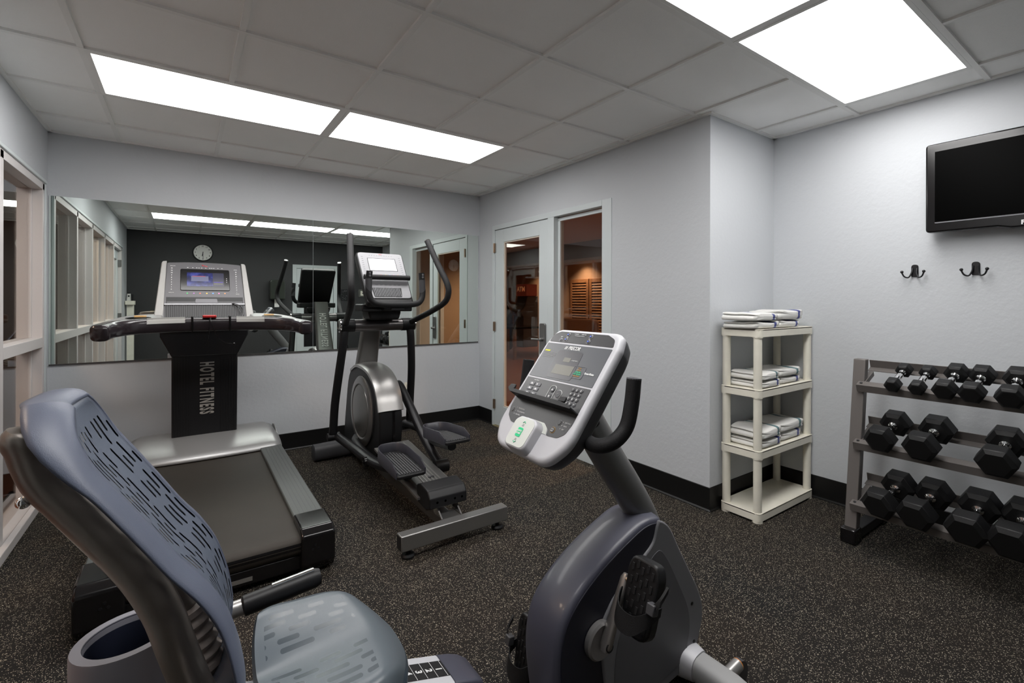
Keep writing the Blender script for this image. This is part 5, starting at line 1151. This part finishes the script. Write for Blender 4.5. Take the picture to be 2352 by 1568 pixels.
for s_, z in (('CARDIO', .052), ('FAT BURN', .045)): text(b, s_, .0068, BO+BU*.063+BW*z+BN*(n0+.002), BU, BW, BN, off=.0003)
obj('zone_text_green', b, greenp, wn, flat=True)
b = nb(); T_ = lambda s_, sz, x, z, **k: text(b, s_, sz, BO+BU*x+BW*z+BN*(n0+.002), BU, BW, BN, **k)
T_('PRECOR', .0185, -.010, .1315, shear=.25, off=.0005, xs=.80, spacing=1.0)
for i in range(3): fprism(b, [(-.0555+i*.0042, .1255), (-.0530+i*.0042, .1255), (-.0505+i*.0042, .1375), (-.0530+i*.0042, .1375)], BO, BU, BW, BN, n0+.0014, n0+.0022)
T_('SmartRate', .0095, .112, .052, off=.0003, align='CENTER'); T_('HEART RATE', .0052, .022, .088)
T_('CARDIO', .0055, -.036, .187); T_('THEATER', .0055, -.001, .187); T_('ENTERTAINMENT CONTROL', .0036, -.018, .1805)
T_('MUTE', .005, -.099, .172); T_('VOL', .0045, -.072, .1725); T_('CH', .0045, .034, .1725); T_('PROGRAMS', .0052, -.098, -.002)
for i, s_ in enumerate(('TIME ELAPSED', 'TIME REMAINING', 'CALORIES')): T_(s_, .0055, -.108, -.1085-i*.0105, align='LEFT'); T_('\u2022', .012, -.114, -.1085-i*.0105)
for i, s_ in enumerate(('DISTANCE', 'SPEED', 'RPM')): T_(s_, .0055, .121, -.1085-i*.0105, align='LEFT'); T_('\u2022', .012, .115, -.1085-i*.0105)
obj('console_print', b, whiteink, cf, flat=True)
b = nb()
for i in range(7): fbox(b, BO, BU, BW, BN, -.146, -.080-(.012 if i == 6 else 0), .1085-i*.0032, .1095-i*.0032, n0+.0012, n0+.0018)
obj('instruction_print', b, greyink, cf, flat=True)
face('caution_mark', rrect(-.146, -.120, .112, .117, .001), yellowp, cf, .002)
b = nb(); text(b, 'RESISTANCE', .0062, BO+BU*.004+BW*-.1365+BN*(n0+.003), BU, BW, BN, off=.0003); rs = obj('resistance_print', b, blk, cf, flat=True)
for i, (x, z) in enumerate([(x, z) for z in (-.016, -.033, -.051) for x in (-.112, -.080)]):
    kx = face('programme_key', rrect(x-.0125, x+.0125, z-.0062, z+.0062, .002), mgrey, cf, .0032, bev=.001)
    b = nb()
    fprism(b, [(x-.007, z-.002), (x+.007, z-.002), (x+.003, z+.003), (x-.002, z+.0045)] if i != 1 else [(x-.008, z+.003), (x-.0005, z+.003), (x-.004, z-.004)], BO, BU, BW, BN, n0+.0032, n0+.0036); obj('key_symbol', b, whiteink, kx, flat=True)
b = nb(); ringpoly(b, rrect(-.0165, .0125, -.060, -.006, .0145, 8), .0012, BO, BU, BW, BN, n0, n0+.0026); obj('arrow_frame', b, whiteink, cf)
for z, sg in ((-.0205, 1), (-.0455, -1)):
    kx = face('arrow_key', circ(-.002, z, .0095, 24), dgrey, cf, .0036, bev=.001); b = nb(); fprism(b, [(-.006, z-sg*.0035), (.002, z-sg*.0035), (-.002, z+sg*.004)], BO, BU, BW, BN, n0+.0036, n0+.004); obj('key_symbol', b, whiteink, kx, flat=True)
face('ok_key_ring', circ(.032, -.031, .0145, 28), whiteink, cf, .002); kx = face('ok_key', circ(.032, -.031, .0133, 28), dgrey, cf, .0038, bev=.0012); b = nb(); text(b, 'OK', .006, BO+BU*.032+BW*-.031+BN*(n0+.004), BU, BW, BN); obj('key_text', b, greyink, kx, flat=True)
for i, s_ in enumerate(('1', '2', '3', '4', '5', '6', '7', '8', '9', 'BACK', '0', 'OK')):
    x = .083+(i % 3)*.0175; z = -.006-(i//3)*.0150; face('key_ring', circ(x, z, .0080, 20), mgrey, cf, .002); kx = face('keypad_key', circ(x, z, .0070, 20), overlayd, cf, .0036, bev=.001)
    b = nb(); text(b, s_, .0085 if len(s_) == 1 else .0035, BO+BU*x+BW*z+BN*(n0+.0038), BU, BW, BN, off=.0002); obj('key_text', b, whiteink, kx, flat=True)
for x, z in ((-.075, .183), (-.075, .163), (.034, .183), (.034, .163)):
    face('key_ring', circ(x, z, .0078, 20), lgrey, cf, .002); kx = face('entertainment_key', circ(x, z, .0066, 20), dgrey, cf, .0038, bev=.001); face('key_light', [(x-.003, z-.002), (x+.003, z-.002), (x, z+.003)] if z > .17 else [(x-.003, z+.002), (x, z-.003), (x+.003, z+.002)], mat('blue_key_light', (.02, .08, .7), .4, emit=(.05, .15, 1), estr=.8), kx, .0002, n0+.0038)
face('mute_key_ring', circ(-.100, .161, .0068, 20), lgrey, cf, .002); face('mute_key', circ(-.100, .161, .0058, 20), mgrey, cf, .0036, bev=.001)
for x, z, rg_, m_ in ((-.132, -.117, .0088, greyink), (.100, -.113, .0088, greyink), (.089, -.139, .0098, orangep)):
    face('key_ring', circ(x, z, rg_, 24), m_, cf, .002); kx = face('round_key', circ(x, z, rg_-.0012, 24), overlayd, cf, .0038, bev=.0012)
b = nb(); text(b, 'PAUSE', .0042, BO+BU*.089+BW*-.1365+BN*(n0+.004), BU, BW, BN); text(b, 'RESET', .0042, BO+BU*.089+BW*-.1425+BN*(n0+.004), BU, BW, BN); obj('key_text', b, whiteink, kx, flat=True)
# raised resistance pad
b = nb(); rings = []
P0 = rpoly([(-.052, -.232), (.046, -.232), (.050, -.148), (.030, -.134), (-.036, -.134), (-.056, -.148)], [.022, .022, .02, .012, .012, .02], 5)
for n_, k_ in ((n0-.012, 1.10), (n0+.010, 1.03), (n0+.022, 1.0), (n0+.027, .96), (n0+.028, .90)): rings.append([BO+BU*((x+.003)*k_-.003)+BW*((z+.183)*k_-.183)+BN*n_ for x, z in P0])
loft(b, rings); pdk = obj('resistance_paddle', b, lgrey, cf, angle=60)
face('arch_border', rpoly([(-.064, -.158), (-.060, -.140), (-.044, -.1275), (.042, -.1275), (.064, -.140), (.070, -.158)], [0, .012, .012, .012, .012, 0]), palepad, cf, .0016)
pt = n0+.028
pw = face('paddle_face', [(a*.90-.0003, (c+.183)*.90-.183) for a, c in P0], palepad, pdk, .0012, pt)
gb = face('start_button', rrect(-.0165, .0065, -.1985, -.1705, .005), greenm, pdk, .0025, pt)
b = nb(); text(b, 'QUICK', .0068, BO+BU*-.005+BW*-.1805+BN*(pt+.0028), BU, BW, BN, off=.0003); text(b, 'START', .0068, BO+BU*-.005+BW*-.1885+BN*(pt+.0028), BU, BW, BN, off=.0003); obj('button_text', b, whiteink, gb, flat=True)
b = nb(); ringv = lambda zz, sg: tube(b, [BO+BU*(-.010)+BW*(zz-sg*.005)+BN*(pt+.0018), BO+BU*-.004+BW*zz+BN*(pt+.0018), BO+BU*.002+BW*(zz-sg*.005)+BN*(pt+.0018)], .0012, 6)
ringv(-.150, 1); obj('up_chevron', b, greenp, pw); b = nb(); ringv(-.218, -1); obj('down_chevron', b, greenp, pw)
for zz in (-.1615, -.207):
    b = nb(); fprism(b, [(-.009, zz-.004), (.001, zz-.004), (-.001, zz+.002), (-.004, zz+.004), (-.007, zz+.001)], BO, BU, BW, BN, pt+.0012, pt+.0018); obj('hill_symbol', b, greyink, pw, flat=True)
# reading rack ledge
b = nb(); lp = [(-.173, -.061), (-.150, -.062), (.10, -.063), (.150, -.072), (.152, -.078), (-.150, -.074)]
fprism(b, rpoly(lp, .004), BO, BU, BW, BN, n0-.002, n0+.038); rk_ = obj('reading_ledge', b, blk, bc_, bevel=.003)
b = nb(); fprism(b, rpoly([(-.175, -.062), (-.135, -.062), (-.138, -.050), (-.170, -.052)], .004), BO, BU, BW, BN, n0+.032, n0+.038); fprism(b, rpoly([(.080, -.063), (.112, -.063), (.110, -.042), (.090, -.044)], .004), BO, BU, BW, BN, n0+.032, n0+.038); b.free()
for x0, x1 in ((-.172, -.135), (.085, .118)):
    b = nb(); fprism(b, rpoly([(x0, -.064), (x1, -.064), (x1-.004, -.046), (x0+.008, -.048)], .005), BO, BU, BW, BN, n0+.031, n0+.038); obj('page_stop', b, blk, rk_, bevel=.002)
# handlebars of the console
for s in (-1, 1):
    yo = BY+s*.245
    P = cr([(.995, yo, 1.128), (.985, yo, 1.06), (.968, yo-s*.003, 1.0), (.935, yo-s*.018, .962), (.915, yo-s*.06, .945), (.935, yo-s*.13, .945), (1.0, yo-s*.20, .955), (1.06, BY+s*.02, .955)], 6)
    b = nb(); tube(b, P, .0205, 18); hh_ = obj('handlebar', b, blksoft, bk); t_ = (P[0]-P[1]).normalized()
    b = nb(); lathe(b, [(.0205, -.001), (.0205, .003), (.014, .004), (.013, -.004), (0, -.004)], P[0], t_, 22); obj('handle_tip', b, mgrey if s < 0 else blksoft, hh_)
